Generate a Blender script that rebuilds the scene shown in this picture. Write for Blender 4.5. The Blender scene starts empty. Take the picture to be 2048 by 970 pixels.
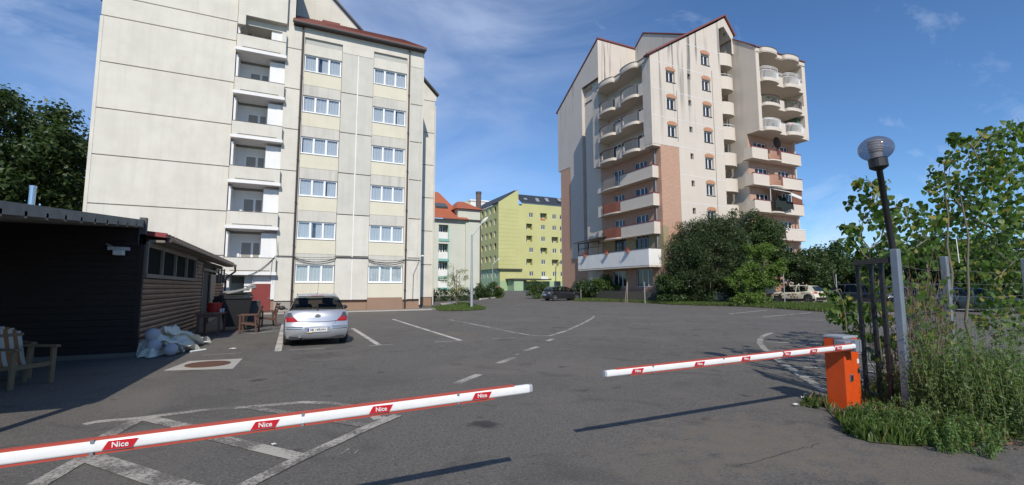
import bpy, math, random
import numpy as np
from math import radians as RAD, sin, cos, pi, sqrt
from mathutils import Vector, Matrix
random.seed(7); RNG = np.random.default_rng(7)
SC = bpy.context.scene; COL = SC.collection

# ------------------------------------------------------------------ camera
H = 1.65
PITCH, ROLL, YAW = 0.09821385, -0.00162384, -0.44302598
FPX = 923.557
cam_d = bpy.data.cameras.new("camera"); cam = bpy.data.objects.new("camera", cam_d); COL.objects.link(cam)
cam_d.sensor_width = 36; cam_d.lens = FPX / 2048 * 36; cam_d.clip_start = .05; cam_d.clip_end = 3000
CR = Matrix.Rotation(YAW, 3, 'Z') @ Matrix.Rotation(pi / 2 + PITCH, 3, 'X') @ Matrix.Rotation(ROLL, 3, 'Z')
cam.matrix_world = Matrix.Translation((0, 0, H)) @ CR.to_4x4()
SC.camera = cam

# ------------------------------------------------------------------ sky and sun
TO_SUN = Vector((-.36, -1.18, 1.0)).normalized()
EL = math.asin(TO_SUN.z); AZ = math.atan2(TO_SUN.x, TO_SUN.y)
world = bpy.data.worlds.new("World"); SC.world = world; world.use_nodes = True
wn = world.node_tree; wn.nodes.clear()
def N(nt, t, **kw):
    n = nt.nodes.new(t)
    for k, v in kw.items():
        if k.startswith('i_'):
            n.inputs[k[2:].replace('_', ' ')].default_value = v
        else: setattr(n, k, v)
    return n
def build_world():
    L = wn.links.new
    out = N(wn, 'ShaderNodeOutputWorld'); bg = N(wn, 'ShaderNodeBackground'); bg.inputs[1].default_value = .098
    sky = N(wn, 'ShaderNodeTexSky', sky_type='NISHITA', sun_disc=False)
    sky.sun_elevation = EL; sky.sun_rotation = AZ; sky.air_density = 1.0; sky.dust_density = .1; sky.ozone_density = 5.0; sky.altitude = 400
    tc = N(wn, 'ShaderNodeTexCoord')
    # thin cirrus: stretched noise, thinning out with its own broad patches
    mp = N(wn, 'ShaderNodeMapping'); mp.inputs['Rotation'].default_value = (0.25, -.15, .5); mp.inputs['Scale'].default_value = (1.3, 4.2, 3.6)
    L(tc.outputs['Generated'], mp.inputs[0])
    n1 = N(wn, 'ShaderNodeTexNoise'); n1.inputs['Scale'].default_value = 1.5; n1.inputs['Detail'].default_value = 8; n1.inputs['Roughness'].default_value = .62; n1.inputs['Distortion'].default_value = .45
    L(mp.outputs[0], n1.inputs['Vector'])
    r1 = N(wn, 'ShaderNodeMapRange'); r1.inputs[1].default_value = .55; r1.inputs[2].default_value = .86; r1.inputs[4].default_value = .7
    L(n1.outputs['Fac'], r1.inputs[0])
    # broad veil of high cloud over the left of the place
    def veil(px, py, a0, a1, amt):
        d = (CR @ Vector(((px - 1024) / FPX, (485 - py) / FPX, -1))).normalized()
        dot = N(wn, 'ShaderNodeVectorMath', operation='DOT_PRODUCT'); dot.inputs[1].default_value = d
        nrm = N(wn, 'ShaderNodeVectorMath', operation='NORMALIZE'); L(tc.outputs['Generated'], nrm.inputs[0]); L(nrm.outputs[0], dot.inputs[0])
        m = N(wn, 'ShaderNodeMapRange', interpolation_type='SMOOTHSTEP'); m.inputs[1].default_value = cos(RAD(a1)); m.inputs[2].default_value = cos(RAD(a0)); m.inputs[4].default_value = amt
        L(dot.outputs['Value'], m.inputs[0]); return m
    n2 = N(wn, 'ShaderNodeTexNoise'); n2.inputs['Scale'].default_value = 1.5; n2.inputs['Detail'].default_value = 7; n2.inputs['Roughness'].default_value = .55; n2.inputs['Distortion'].default_value = .8
    mp2 = N(wn, 'ShaderNodeMapping'); mp2.inputs['Rotation'].default_value = (.1, .5, -.4); mp2.inputs['Scale'].default_value = (1.6, 1.2, 4.5); L(tc.outputs['Generated'], mp2.inputs[0]); L(mp2.outputs[0], n2.inputs['Vector'])
    r2 = N(wn, 'ShaderNodeMapRange'); r2.inputs[1].default_value = .3; r2.inputs[2].default_value = .72
    L(n2.outputs['Fac'], r2.inputs[0])
    v = veil(600, -120, 3, 44, .5)
    m2 = N(wn, 'ShaderNodeMath', operation='MULTIPLY'); L(r2.outputs[0], m2.inputs[0]); L(v.outputs[0], m2.inputs[1])
    mx = N(wn, 'ShaderNodeMath', operation='MAXIMUM'); L(r1.outputs[0], mx.inputs[0]); L(m2.outputs[0], mx.inputs[1])
    tint = N(wn, 'ShaderNodeMix', data_type='RGBA', blend_type='MULTIPLY'); tint.inputs[0].default_value = 1
    tint.inputs[7].default_value = (.80, 1.0, 1.16, 1); L(sky.outputs[0], tint.inputs[6])
    mix = N(wn, 'ShaderNodeMix', data_type='RGBA'); L(mx.outputs[0], mix.inputs[0]); L(tint.outputs[2], mix.inputs[6]); mix.inputs[7].default_value = (6.6, 7.5, 9.4, 1)
    L(mix.outputs[2], bg.inputs[0]); L(bg.outputs[0], out.inputs[0])
build_world()
sun_d = bpy.data.lights.new("sun", 'SUN'); sun_d.energy = 3.4; sun_d.angle = RAD(.53); sun_d.color = (1, .935, .83)
sun = bpy.data.objects.new("sun", sun_d); COL.objects.link(sun)
sun.rotation_euler = TO_SUN.to_track_quat('Z', 'Y').to_euler(); sun.location = (-20, -40, 60)
vs = SC.view_settings; vs.view_transform = 'Standard'; vs.look = 'None'; vs.exposure = .29; vs.gamma = 1; vs.use_curve_mapping = False

# ------------------------------------------------------------------ measuring helpers
SL = .0105
def gz(X, Y):                                   # the yard rises gently away from the gate
    d = .429 * X + .903 * Y
    e = max(0., min(110., d)) - 14
    return SL * .5 * (e + sqrt(e * e + 16)) - SL * .5 * (-14 + sqrt(212))
def ray(x, y): return CR @ Vector(((x - 1024) / FPX, (485 - y) / FPX, -1))
def G(x, y):                                    # sight line met with the ground
    r = ray(x, y); z = 0
    for _ in range(25):
        t = (z - H) / r.z; z = gz(r.x * t, r.y * t)
    return Vector((r.x * t, r.y * t, z))
def onY(x, y, Y): r = ray(x, y); t = Y / r.y; return Vector((r.x * t, Y, H + r.z * t))
def at(x, y, d): r = ray(x, y); return Vector((0, 0, H)) + r * d     # d = depth along the view axis

# ------------------------------------------------------------------ materials
MATS = {}
def M(name, col, rough=.7, var=0, vs=8., dark=None, streak=0, bump=0, bs=60., metal=0, spec=.5, fine=0, coat=0, isl=0, rot=None):
    if name in MATS: return MATS[name]
    m = bpy.data.materials.new(name); m.use_nodes = True; nt = m.node_tree; L = nt.links.new
    b = nt.nodes['Principled BSDF']; b.inputs['Roughness'].default_value = rough; b.inputs['Metallic'].default_value = metal
    b.inputs['Specular IOR Level'].default_value = spec; b.inputs['Coat Weight'].default_value = coat; b.inputs['Coat Roughness'].default_value = .05
    c = (*col, 1); b.inputs['Base Color'].default_value = c
    geo = N(nt, 'ShaderNodeNewGeometry'); cur = None
    dk = (*(dark or tuple(v * .6 for v in col)), 1)
    def mixin(cur, fac, colr):
        mx = N(nt, 'ShaderNodeMix', data_type='RGBA'); L(fac, mx.inputs[0])
        if cur is None: mx.inputs[6].default_value = c
        else: L(cur, mx.inputs[6])
        mx.inputs[7].default_value = colr; return mx.outputs[2]
    def noise(scale, sv=(1, 1, 1), lo=.35, hi=.75, amt=1., det=5):
        mp = N(nt, 'ShaderNodeMapping'); mp.inputs['Scale'].default_value = sv; L(geo.outputs['Position'], mp.inputs[0])
        n = N(nt, 'ShaderNodeTexNoise'); n.inputs['Scale'].default_value = scale; n.inputs['Detail'].default_value = det; n.inputs['Roughness'].default_value = .6
        L(mp.outputs[0], n.inputs['Vector'])
        r = N(nt, 'ShaderNodeMapRange'); r.inputs[1].default_value = lo; r.inputs[2].default_value = hi; r.inputs[4].default_value = amt
        L(n.outputs['Fac'], r.inputs[0]); return r.outputs[0]
    if var: cur = mixin(cur, noise(1 / vs * 3, lo=.35, hi=.7, amt=var), dk)
    if streak: cur = mixin(cur, noise(1.6, (2.2, 2.2, .16), .5, .8, streak), dk)
    if fine: cur = mixin(cur, noise(45, lo=.4, hi=.7, amt=fine, det=2), dk)
    if isl:
        rr = N(nt, 'ShaderNodeMath', operation='MULTIPLY'); rr.inputs[1].default_value = isl; L(geo.outputs['Random Per Island'], rr.inputs[0])
        cur = mixin(cur, rr.outputs[0], dk)
    if cur is not None: L(cur, b.inputs['Base Color'])
    if bump:
        n = N(nt, 'ShaderNodeTexNoise'); n.inputs['Scale'].default_value = bs; n.inputs['Detail'].default_value = 4; L(geo.outputs['Position'], n.inputs['Vector'])
        bp = N(nt, 'ShaderNodeBump'); bp.inputs['Strength'].default_value = bump; bp.inputs['Distance'].default_value = .02; L(n.outputs['Fac'], bp.inputs['Height']); L(bp.outputs[0], b.inputs['Normal'])
    MATS[name] = m; return m
def sooty(name, col, soot, zlo, zhi, amt):      # plaster with black run-off streaks under the roof edges
    m = M(name, col, .9, .3, 6, dark=tuple(v * .8 for v in col), streak=.35, bump=.15, bs=30, fine=.12)
    nt = m.node_tree; L = nt.links.new; b = nt.nodes['Principled BSDF']
    src = b.inputs['Base Color'].links[0].from_socket
    geo = N(nt, 'ShaderNodeNewGeometry'); mp = N(nt, 'ShaderNodeMapping'); mp.inputs['Scale'].default_value = (1.5, .9, .07); L(geo.outputs['Position'], mp.inputs[0])
    n = N(nt, 'ShaderNodeTexNoise'); n.inputs['Scale'].default_value = 1.5; n.inputs['Detail'].default_value = 4; L(mp.outputs[0], n.inputs['Vector'])
    r = N(nt, 'ShaderNodeMapRange'); r.inputs[1].default_value = .57; r.inputs[2].default_value = .7; r.inputs[4].default_value = amt; L(n.outputs['Fac'], r.inputs[0])
    sx = N(nt, 'ShaderNodeSeparateXYZ'); L(geo.outputs['Position'], sx.inputs[0])
    h = N(nt, 'ShaderNodeMapRange'); h.inputs[1].default_value = zlo; h.inputs[2].default_value = zhi; L(sx.outputs['Z'], h.inputs[0])
    mm = N(nt, 'ShaderNodeMath', operation='MULTIPLY'); L(r.outputs[0], mm.inputs[0]); L(h.outputs[0], mm.inputs[1])
    mx = N(nt, 'ShaderNodeMix', data_type='RGBA'); L(mm.outputs[0], mx.inputs[0]); L(src, mx.inputs[6]); mx.inputs[7].default_value = (*soot, 1)
    L(mx.outputs[2], b.inputs['Base Color']); return m
def brickmat(name, c1, c2, mort, w=.25, h=.075, msize=.014, off=.5):
    m = M(name, c1, .9); nt = m.node_tree; L = nt.links.new; b = nt.nodes['Principled BSDF']
    geo = N(nt, 'ShaderNodeNewGeometry'); sx = N(nt, 'ShaderNodeSeparateXYZ'); L(geo.outputs['Position'], sx.inputs[0])
    ad = N(nt, 'ShaderNodeMath', operation='ADD'); L(sx.outputs['X'], ad.inputs[0]); L(sx.outputs['Y'], ad.inputs[1])
    cx = N(nt, 'ShaderNodeCombineXYZ'); L(ad.outputs[0], cx.inputs[0]); L(sx.outputs['Z'], cx.inputs[1])
    br = N(nt, 'ShaderNodeTexBrick', offset=off); br.inputs['Color1'].default_value = (*c1, 1); br.inputs['Color2'].default_value = (*c2, 1); br.inputs['Mortar'].default_value = (*mort, 1)
    br.inputs['Scale'].default_value = 1; br.inputs['Brick Width'].default_value = w; br.inputs['Row Height'].default_value = h; br.inputs['Mortar Size'].default_value = msize
    L(cx.outputs[0], br.inputs['Vector']); L(br.outputs['Color'], b.inputs['Base Color'])
    bp = N(nt, 'ShaderNodeBump', invert=True); bp.inputs['Strength'].default_value = .6; bp.inputs['Distance'].default_value = .02; L(br.outputs['Fac'], bp.inputs['Height']); L(bp.outputs[0], b.inputs['Normal'])
    return m
def clearglass(name, tint, refl=.12):
    if name in MATS: return MATS[name]
    m = bpy.data.materials.new(name); m.use_nodes = True; nt = m.node_tree; nt.nodes.clear(); L = nt.links.new
    o = N(nt, 'ShaderNodeOutputMaterial'); t = N(nt, 'ShaderNodeBsdfTransparent'); t.inputs[0].default_value = (*tint, 1)
    g = N(nt, 'ShaderNodeBsdfGlossy'); g.inputs['Roughness'].default_value = .03
    lw = N(nt, 'ShaderNodeLayerWeight'); pw = N(nt, 'ShaderNodeMath', operation='POWER'); L(lw.outputs['Facing'], pw.inputs[0]); pw.inputs[1].default_value = 4
    ad = N(nt, 'ShaderNodeMath', operation='MULTIPLY_ADD', use_clamp=True); L(pw.outputs[0], ad.inputs[0]); ad.inputs[1].default_value = .85; ad.inputs[2].default_value = .035 + refl
    mx = N(nt, 'ShaderNodeMixShader'); L(ad.outputs[0], mx.inputs[0]); L(t.outputs[0], mx.inputs[1]); L(g.outputs[0], mx.inputs[2]); L(mx.outputs[0], o.inputs[0])
    MATS[name] = m; return m
def leafmat(name, c1, c2, trans=.35):
    if name in MATS: return MATS[name]
    m = bpy.data.materials.new(name); m.use_nodes = True; nt = m.node_tree; nt.nodes.clear(); L = nt.links.new
    o = N(nt, 'ShaderNodeOutputMaterial'); d = N(nt, 'ShaderNodeBsdfPrincipled'); d.inputs['Roughness'].default_value = .45; d.inputs['Specular IOR Level'].default_value = .35
    t = N(nt, 'ShaderNodeBsdfTranslucent'); geo = N(nt, 'ShaderNodeNewGeometry'); oi = N(nt, 'ShaderNodeObjectInfo')
    ad = N(nt, 'ShaderNodeMath', operation='ADD'); L(geo.outputs['Random Per Island'], ad.inputs[0]); L(oi.outputs['Random'], ad.inputs[1])
    fr = N(nt, 'ShaderNodeMath', operation='FRACT'); L(ad.outputs[0], fr.inputs[0])
    n = N(nt, 'ShaderNodeTexNoise'); n.inputs['Scale'].default_value = .9; L(geo.outputs['Position'], n.inputs['Vector'])
    av = N(nt, 'ShaderNodeMath', operation='MULTIPLY_ADD'); L(n.outputs['Fac'], av.inputs[0]); av.inputs[1].default_value = 1.1; av.inputs[2].default_value = -.3
    a2 = N(nt, 'ShaderNodeMath', operation='MULTIPLY_ADD', use_clamp=True); L(fr.outputs[0], a2.inputs[0]); a2.inputs[1].default_value = .6; L(av.outputs[0], a2.inputs[2])
    mx = N(nt, 'ShaderNodeMix', data_type='RGBA'); L(a2.outputs[0], mx.inputs[0]); mx.inputs[6].default_value = (*c1, 1); mx.inputs[7].default_value = (*c2, 1)
    L(mx.outputs[2], d.inputs['Base Color'])
    t2 = N(nt, 'ShaderNodeMix', data_type='RGBA', blend_type='MULTIPLY'); t2.inputs[0].default_value = 1; L(mx.outputs[2], t2.inputs[6]); t2.inputs[7].default_value = (1.5, 1.6, .6, 1); L(t2.outputs[2], t.inputs[0])
    ms = N(nt, 'ShaderNodeMixShader'); ms.inputs[0].default_value = trans; L(d.outputs[0], ms.inputs[1]); L(t.outputs[0], ms.inputs[2]); L(ms.outputs[0], o.inputs[0])
    MATS[name] = m; return m

# ------------------------------------------------------------------ mesh builder
ROOT = {}
class MB:
    def __init__(s): s.v = []; s.f = []; s.mi = []; s.cur = 0
    def _a(s, pts):
        i = len(s.v); s.v.extend(tuple(p) for p in pts); return i
    def poly(s, *pts):
        i = s._a(pts); s.f.append(tuple(range(i, i + len(pts)))); s.mi.append(s.cur); return s
    def hexa(s, p):                                # 8 points: bottom ring, top ring
        i = s._a(p)
        for q in ((3, 2, 1, 0), (4, 5, 6, 7), (0, 1, 5, 4), (1, 2, 6, 5), (2, 3, 7, 6), (3, 0, 4, 7)):
            s.f.append(tuple(i + k for k in q)); s.mi.append(s.cur)
        return s
    def box(s, x0, y0, z0, x1, y1, z1):
        return s.hexa([(x0, y0, z0), (x1, y0, z0), (x1, y1, z0), (x0, y1, z0), (x0, y0, z1), (x1, y0, z1), (x1, y1, z1), (x0, y1, z1)])
    def beam(s, a, b, w, h, up=(0, 0, 1)):
        a = Vector(a); b = Vector(b); d = (b - a).normalized(); u = Vector(up)
        if abs(d.dot(u)) > .95: u = Vector((0, 1, 0))
        r = d.cross(u).normalized() * w / 2; u = r.cross(d).normalized() * h / 2
        return s.hexa([a - r - u, a + r - u, b + r - u, b - r - u, a - r + u, a + r + u, b + r + u, b - r + u])
    def prism(s, pts, d):                          # extrude a 3-D polygon by vector d
        pts = [Vector(p) for p in pts]; d = Vector(d); n = len(pts)
        i = s._a(pts + [p + d for p in pts])
        s.f.append(tuple(i + k for k in reversed(range(n)))); s.mi.append(s.cur)
        s.f.append(tuple(i + n + k for k in range(n))); s.mi.append(s.cur)
        for k in range(n):
            k2 = (k + 1) % n; s.f.append((i + k, i + k2, i + n + k2, i + n + k)); s.mi.append(s.cur)
        return s
    def tube(s, path, r, n=8, caps=True):
        path = [Vector(p) for p in path]; m = len(path); rs = r if isinstance(r, (list, tuple)) else [r] * m
        rings = []; ref = Vector((0, 0, 1))
        for k, p in enumerate(path):
            d = (path[min(k + 1, m - 1)] - path[max(k - 1, 0)]).normalized()
            if abs(d.dot(ref)) > .9: ref = Vector((1, 0, 0)) if abs(d.x) < .8 else Vector((0, 1, 0))
            a = d.cross(ref).normalized(); b = d.cross(a)
            rings.append(s._a([p + (a * cos(2 * pi * q / n) + b * sin(2 * pi * q / n)) * rs[k] for q in range(n)]))
        for k in range(m - 1):
            for q in range(n):
                q2 = (q + 1) % n; s.f.append((rings[k] + q, rings[k] + q2, rings[k + 1] + q2, rings[k + 1] + q)); s.mi.append(s.cur)
        if caps:
            s.f.append(tuple(rings[0] + q for q in range(n))); s.f.append(tuple(rings[-1] + q for q in reversed(range(n)))); s.mi += [s.cur] * 2
        return s
    def lathe(s, prof, c=(0, 0, 0), ax='z', n=24, sq=(1, 1)):
        c = Vector(c); rings = []
        for r, z in prof:
            ring = []
            for q in range(n):
                a = 2 * pi * q / n; u, v = r * cos(a) * sq[0], r * sin(a) * sq[1]
                ring.append(c + (Vector((u, v, z)) if ax == 'z' else Vector((z, u, v)) if ax == 'x' else Vector((u, z, v))))
            rings.append(s._a(ring))
        for k in range(len(prof) - 1):
            for q in range(n):
                q2 = (q + 1) % n; s.f.append((rings[k] + q, rings[k] + q2, rings[k + 1] + q2, rings[k + 1] + q)); s.mi.append(s.cur)
        s.f.append(tuple(rings[0] + q for q in reversed(range(n)))); s.f.append(tuple(rings[-1] + q for q in range(n))); s.mi += [s.cur] * 2
        return s
    def grid(s, rows):                             # rows of equal length
        i = [s._a(r) for r in rows]; n = len(rows[0])
        for a, b in zip(i, i[1:]):
            for k in range(n - 1): s.f.append((a + k, a + k + 1, b + k + 1, b + k)); s.mi.append(s.cur)
        return s
    def data(s, name, mats, smooth=False):
        me = bpy.data.meshes.new(name); me.from_pydata([tuple(p) for p in s.v], [], s.f)
        for m in (mats if isinstance(mats, (list, tuple)) else [mats]): me.materials.append(m)
        if any(s.mi): me.polygons.foreach_set('material_index', s.mi)
        if smooth: me.polygons.foreach_set('use_smooth', [True] * len(s.f))
        me.update(); return me
    def build(s, name, mats, parent=None, smooth=False, bevel=0, label=None, kind=None, local=False, auto=None):
        if parent is not None and not local:
            o = ROOT.get(parent.name, Vector()); s.v = [tuple(Vector(p) - o) for p in s.v]
        ob = bpy.data.objects.new(name, s.data(name, mats, smooth or auto is not None)); COL.objects.link(ob)
        if parent is not None:
            ob.parent = parent; ROOT[ob.name] = ROOT.get(parent.name, Vector())
        if auto is not None:
            ob.data.set_sharp_from_angle(angle=RAD(auto))
        if bevel:
            b = ob.modifiers.new('bevel', 'BEVEL'); b.width = bevel; b.segments = 2; b.limit_method = 'ANGLE'
        if label: ob['label'] = label
        if kind: ob['kind'] = kind
        return ob
def tag(o, label, cat, group=None):
    o['label'] = label; o['category'] = cat
    if group: o['group'] = group
    return o
def thing(name, label, cat, loc=(0, 0, 0), group=None, rotz=0):
    o = bpy.data.objects.new(name, None); COL.objects.link(o); o.location = loc; o.rotation_euler = (0, 0, rotz); o.empty_display_size = .3
    ROOT[o.name] = Vector(loc); return tag(o, label, cat, group)
def solo(mb, name, mat, label, cat, loc, group=None, **kw):     # a thing that is one mesh, origin at its base
    loc = Vector(loc); mb.v = [tuple(Vector(p) - loc) for p in mb.v]
    o = mb.build(name, mat, None, **kw); o.location = loc; ROOT[o.name] = loc; return tag(o, label, cat, group)
def put(name, me, parent, loc, rotz=0, label=None, scale=None):       # shares mesh data; loc in world
    ob = bpy.data.objects.new(name, me); COL.objects.link(ob); ob.parent = parent
    ob.location = Vector(loc) - ROOT.get(parent.name, Vector()); ob.rotation_euler = (0, 0, rotz)
    if scale: ob.scale = scale
    if label: ob['label'] = label
    ROOT[ob.name] = Vector(loc); return ob
def sub(name, me, parent):                                # sub-part in its part's own frame
    ob = bpy.data.objects.new(name, me); COL.objects.link(ob); ob.parent = parent; return ob
def copy_tree(o, parent=None, loc=None, rotz=None, label=None):
    c = o.copy(); COL.objects.link(c); c.parent = parent
    if loc is not None: c.location = loc
    if rotz is not None: c.rotation_euler = (0, 0, rotz)
    if label: c['label'] = label
    for ch in list(o.children): copy_tree(ch, c)
    return c
def textmesh(txt, size, mat, extrude=.002):
    cu = bpy.data.curves.new('lettering', 'FONT'); cu.body = txt; cu.size = size; cu.extrude = extrude; cu.align_x = 'CENTER'; cu.align_y = 'CENTER'; cu.offset = size * .012
    t = bpy.data.objects.new('lettering', cu); me = bpy.data.meshes.new_from_object(t); bpy.data.objects.remove(t); me.materials.clear(); me.materials.append(mat); return me

# ------------------------------------------------------------------ colours
PL = M('grey cream plaster', (.675, .643, .565), .9, .65, 3.5, dark=(.54, .51, .44), streak=.6, bump=.3, bs=20, fine=.15)
PG = M('grey panel plaster', (.59, .57, .505), .9, .55, 3, dark=(.47, .45, .40), streak=.6, bump=.2, bs=24, fine=.12)
PY = M('pale yellow plaster', (.68, .635, .50), .9, .4, 4, dark=(.57, .525, .42), streak=.45, bump=.15, bs=24, fine=.08)
PS = M('stained lintel plaster', (.60, .575, .51), .9, .3, 3, dark=(.36, .34, .30), streak=.75, bump=.2, bs=24, fine=.1)
PWH = M('white plaster', (.8, .79, .77), .85, .2, 3, streak=.15)
JNT = M('joint shadow gap', (.33, .31, .28), .95)
PLINTH = M('brown plinth plaster', (.32, .205, .14), .9, .5, 4, dark=(.22, .15, .11), bump=.2, bs=20, fine=.2)
WPVC = M('white window plastic', (.82, .82, .82), .35)
PIPE = M('dark brown drainpipe', (.055, .035, .03), .45)
REDTILE = M('dark red roof tile', (.20, .06, .042), .7, .4, 2, bump=.4, bs=12)
GREYTRIM = M('dark trim', (.08, .075, .075), .7)
CURT = M('white net curtain', (.50, .52, .53), .9)
GLASS = clearglass('window glass', (.95, .97, .985), .04)
DGLASS = M('dark window glass', (.025, .03, .035), .06, spec=.6)
ROOMDK = M('dark room', (.06, .06, .06), .9)
SOOTW = sooty('tower plaster with run off stains', (.63, .56, .485), (.13, .125, .12), 15, 26, .95)
TW = M('tower cream plaster', (.63, .56, .48), .9, .35, 6, dark=(.55, .47, .39), streak=.35, bump=.15, bs=30, fine=.1)
BRICK = brickmat('orange facing brick', (.60, .36, .25), (.53, .30, .205), (.42, .27, .20), .30, .125, .026)
BRICKY = brickmat('yellow facing brick', (.42, .34, .19), (.38, .30, .16), (.28, .23, .15), .25, .11, .02)
REDTRIM = M('dark red painted trim', (.20, .035, .04), .6)
ARCH = M('orange brick arch', (.5, .25, .15), .9, .3, 1)
WHITEP = M('white paint', (.75, .74, .72), .5, .15, 1)
IRON = M('black iron', (.02, .02, .022), .5)
GALV = M('galvanised steel', (.30, .33, .36), .5, .4, .5, metal=.6)
CONC = M('pale concrete', (.46, .43, .38), .92, .4, 1.5, bump=.3, bs=40, fine=.25)
WOODDK = M('dark shade toned boards', (.022, .015, .013), .85, .4, 1.2, bump=.3, bs=30)  # dark boards, colour taken near black to stand in for deep canopy shade
BARK = M('grey brown bark', (.12, .095, .07), .95, .5, .4, bump=.5, bs=40)
exec_done = True

# ------------------------------------------------------------------ ground
def asphaltmat():
    m = M('worn asphalt', (.122, .111, .097), .92, .6, 9, dark=(.088, .081, .073), bump=.6, bs=130)
    nt = m.node_tree; L = nt.links.new; b = nt.nodes['Principled BSDF']; src = b.inputs['Base Color'].links[0].from_socket
    geo = N(nt, 'ShaderNodeNewGeometry')
    def layer(src, scale, lo, hi, amt, col, det=3, tex='ShaderNodeTexNoise', dist=0):
        n = N(nt, tex); n.inputs['Scale'].default_value = scale; n.inputs['Detail'].default_value = det
        if dist: n.inputs['Distortion'].default_value = dist
        L(geo.outputs['Position'], n.inputs['Vector']); r = N(nt, 'ShaderNodeMapRange'); r.inputs[1].default_value = lo; r.inputs[2].default_value = hi; r.inputs[4].default_value = amt
        L(n.outputs['Fac'], r.inputs[0]); mx = N(nt, 'ShaderNodeMix', data_type='RGBA'); L(r.outputs[0], mx.inputs[0]); L(src, mx.inputs[6]); mx.inputs[7].default_value = (*col, 1); return mx.outputs[2]
    s = layer(src, 38, .5, .72, .7, (.225, .205, .18), 3)
    s = layer(s, 27, .54, .70, .7, (.036, .034, .031), 3)
    s = layer(s, 7, .5, .75, .4, (.165, .149, .128), 5)
    s = layer(s, .35, .5, .72, .55, (.18, .158, .13), 7, dist=1.2)
    s = layer(s, .8, .55, .7, .6, (.064, .059, .053), 6, dist=2.0)
    s = layer(s, 1.5, .665, .72, .8, (.035, .032, .03), 5, dist=.6)
    s = layer(s, .9, .495, .503, .0, (.03, .028, .026), 8, dist=.3)
    s = layer(s, 62, .66, .70, .8, (.34, .32, .29), 2)
    # oil stains, a bleached patch and darker repairs where the yard has them
    nn = N(nt, 'ShaderNodeTexNoise'); nn.inputs['Scale'].default_value = 4.5; nn.inputs['Detail'].default_value = 6; L(geo.outputs['Position'], nn.inputs['Vector'])
    for (px, py, rad, amt, col) in ((972, 850, .26, .85, (.03, .028, .026)), (516, 760, .22, .8, (.035, .033, .031)), (960, 835, .14, .6, (.04, .037, .034)), (1520, 885, 1.5, .55, (.19, .155, .115)), (1330, 930, 1.1, .35, (.18, .15, .115)), (905, 668, 1.1, .5, (.19, .15, .105)), (640, 712, .9, .5, (.05, .047, .043)), (1230, 700, 2.2, .35, (.075, .07, .063)), (760, 760, 1.2, .3, (.075, .07, .064)), (1120, 655, .5, .6, (.045, .042, .04)), (1850, 940, 1.2, .5, (.17, .14, .105)), (430, 800, .9, .35, (.07, .066, .06))):
        p = G(px, py); d = N(nt, 'ShaderNodeVectorMath', operation='DISTANCE'); L(geo.outputs['Position'], d.inputs[0]); d.inputs[1].default_value = p
        ad = N(nt, 'ShaderNodeMath', operation='MULTIPLY_ADD'); L(nn.outputs['Fac'], ad.inputs[0]); ad.inputs[1].default_value = rad * 2.2; L(d.outputs['Value'], ad.inputs[2])
        rr = N(nt, 'ShaderNodeMapRange', interpolation_type='SMOOTHSTEP'); rr.inputs[1].default_value = rad * 2.0; rr.inputs[2].default_value = rad * 1.25; rr.inputs[3].default_value = 0; rr.inputs[4].default_value = amt; L(ad.outputs[0], rr.inputs[0])
        mx = N(nt, 'ShaderNodeMix', data_type='RGBA'); L(rr.outputs[0], mx.inputs[0]); L(s, mx.inputs[6]); mx.inputs[7].default_value = (*col, 1); s = mx.outputs[2]
    L(s, b.inputs['Base Color']); return m
ASPH = asphaltmat()
def make_ground():
    mb = MB(); ds = [-60, -20, 0] + list(np.arange(2, 60, 1.)) + [65, 75, 90, 105, 110, 150, 300, 900]
    rows = []
    for d in ds:
        row = []
        for w in (-900, -60, 0, 60, 900):
            X = .429 * d + .903 * w; Y = .903 * d - .429 * w; row.append((X, Y, gz(X, Y)))
        rows.append(row)
    mb.grid(rows); o = mb.build('ground', ASPH); o['kind'] = 'structure'
make_ground()
def paintmat(name, col, wear):
    m = M(name, col, .8); nt = m.node_tree; L = nt.links.new; b = nt.nodes['Principled BSDF']
    geo = N(nt, 'ShaderNodeNewGeometry'); cur = None
    n = N(nt, 'ShaderNodeTexNoise'); n.inputs['Scale'].default_value = 34; n.inputs['Detail'].default_value = 6; n.inputs['Roughness'].default_value = .75; L(geo.outputs['Position'], n.inputs['Vector'])
    n2 = N(nt, 'ShaderNodeTexNoise'); n2.inputs['Scale'].default_value = 1.6; n2.inputs['Detail'].default_value = 3; L(geo.outputs['Position'], n2.inputs['Vector'])
    ad = N(nt, 'ShaderNodeMath', operation='MULTIPLY_ADD'); L(n2.outputs['Fac'], ad.inputs[0]); ad.inputs[1].default_value = .7; L(n.outputs['Fac'], ad.inputs[2])
    r = N(nt, 'ShaderNodeMapRange'); r.inputs[1].default_value = .86 - wear; r.inputs[2].default_value = 1.02 - wear; L(ad.outputs[0], r.inputs[0])
    mx = N(nt, 'ShaderNodeMix', data_type='RGBA'); L(r.outputs[0], mx.inputs[0]); mx.inputs[6].default_value = (*col, 1); mx.inputs[7].default_value = (.122, .111, .097, 1)
    L(mx.outputs[2], b.inputs['Base Color']); return m
PAINT = paintmat('worn road paint', (.42, .385, .33), .08); PAINTF = paintmat('faded road paint', (.33, .305, .27), .17); PAINTB = paintmat('fresh road paint', (.52, .49, .44), .0)
NMARK = [0]
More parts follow.
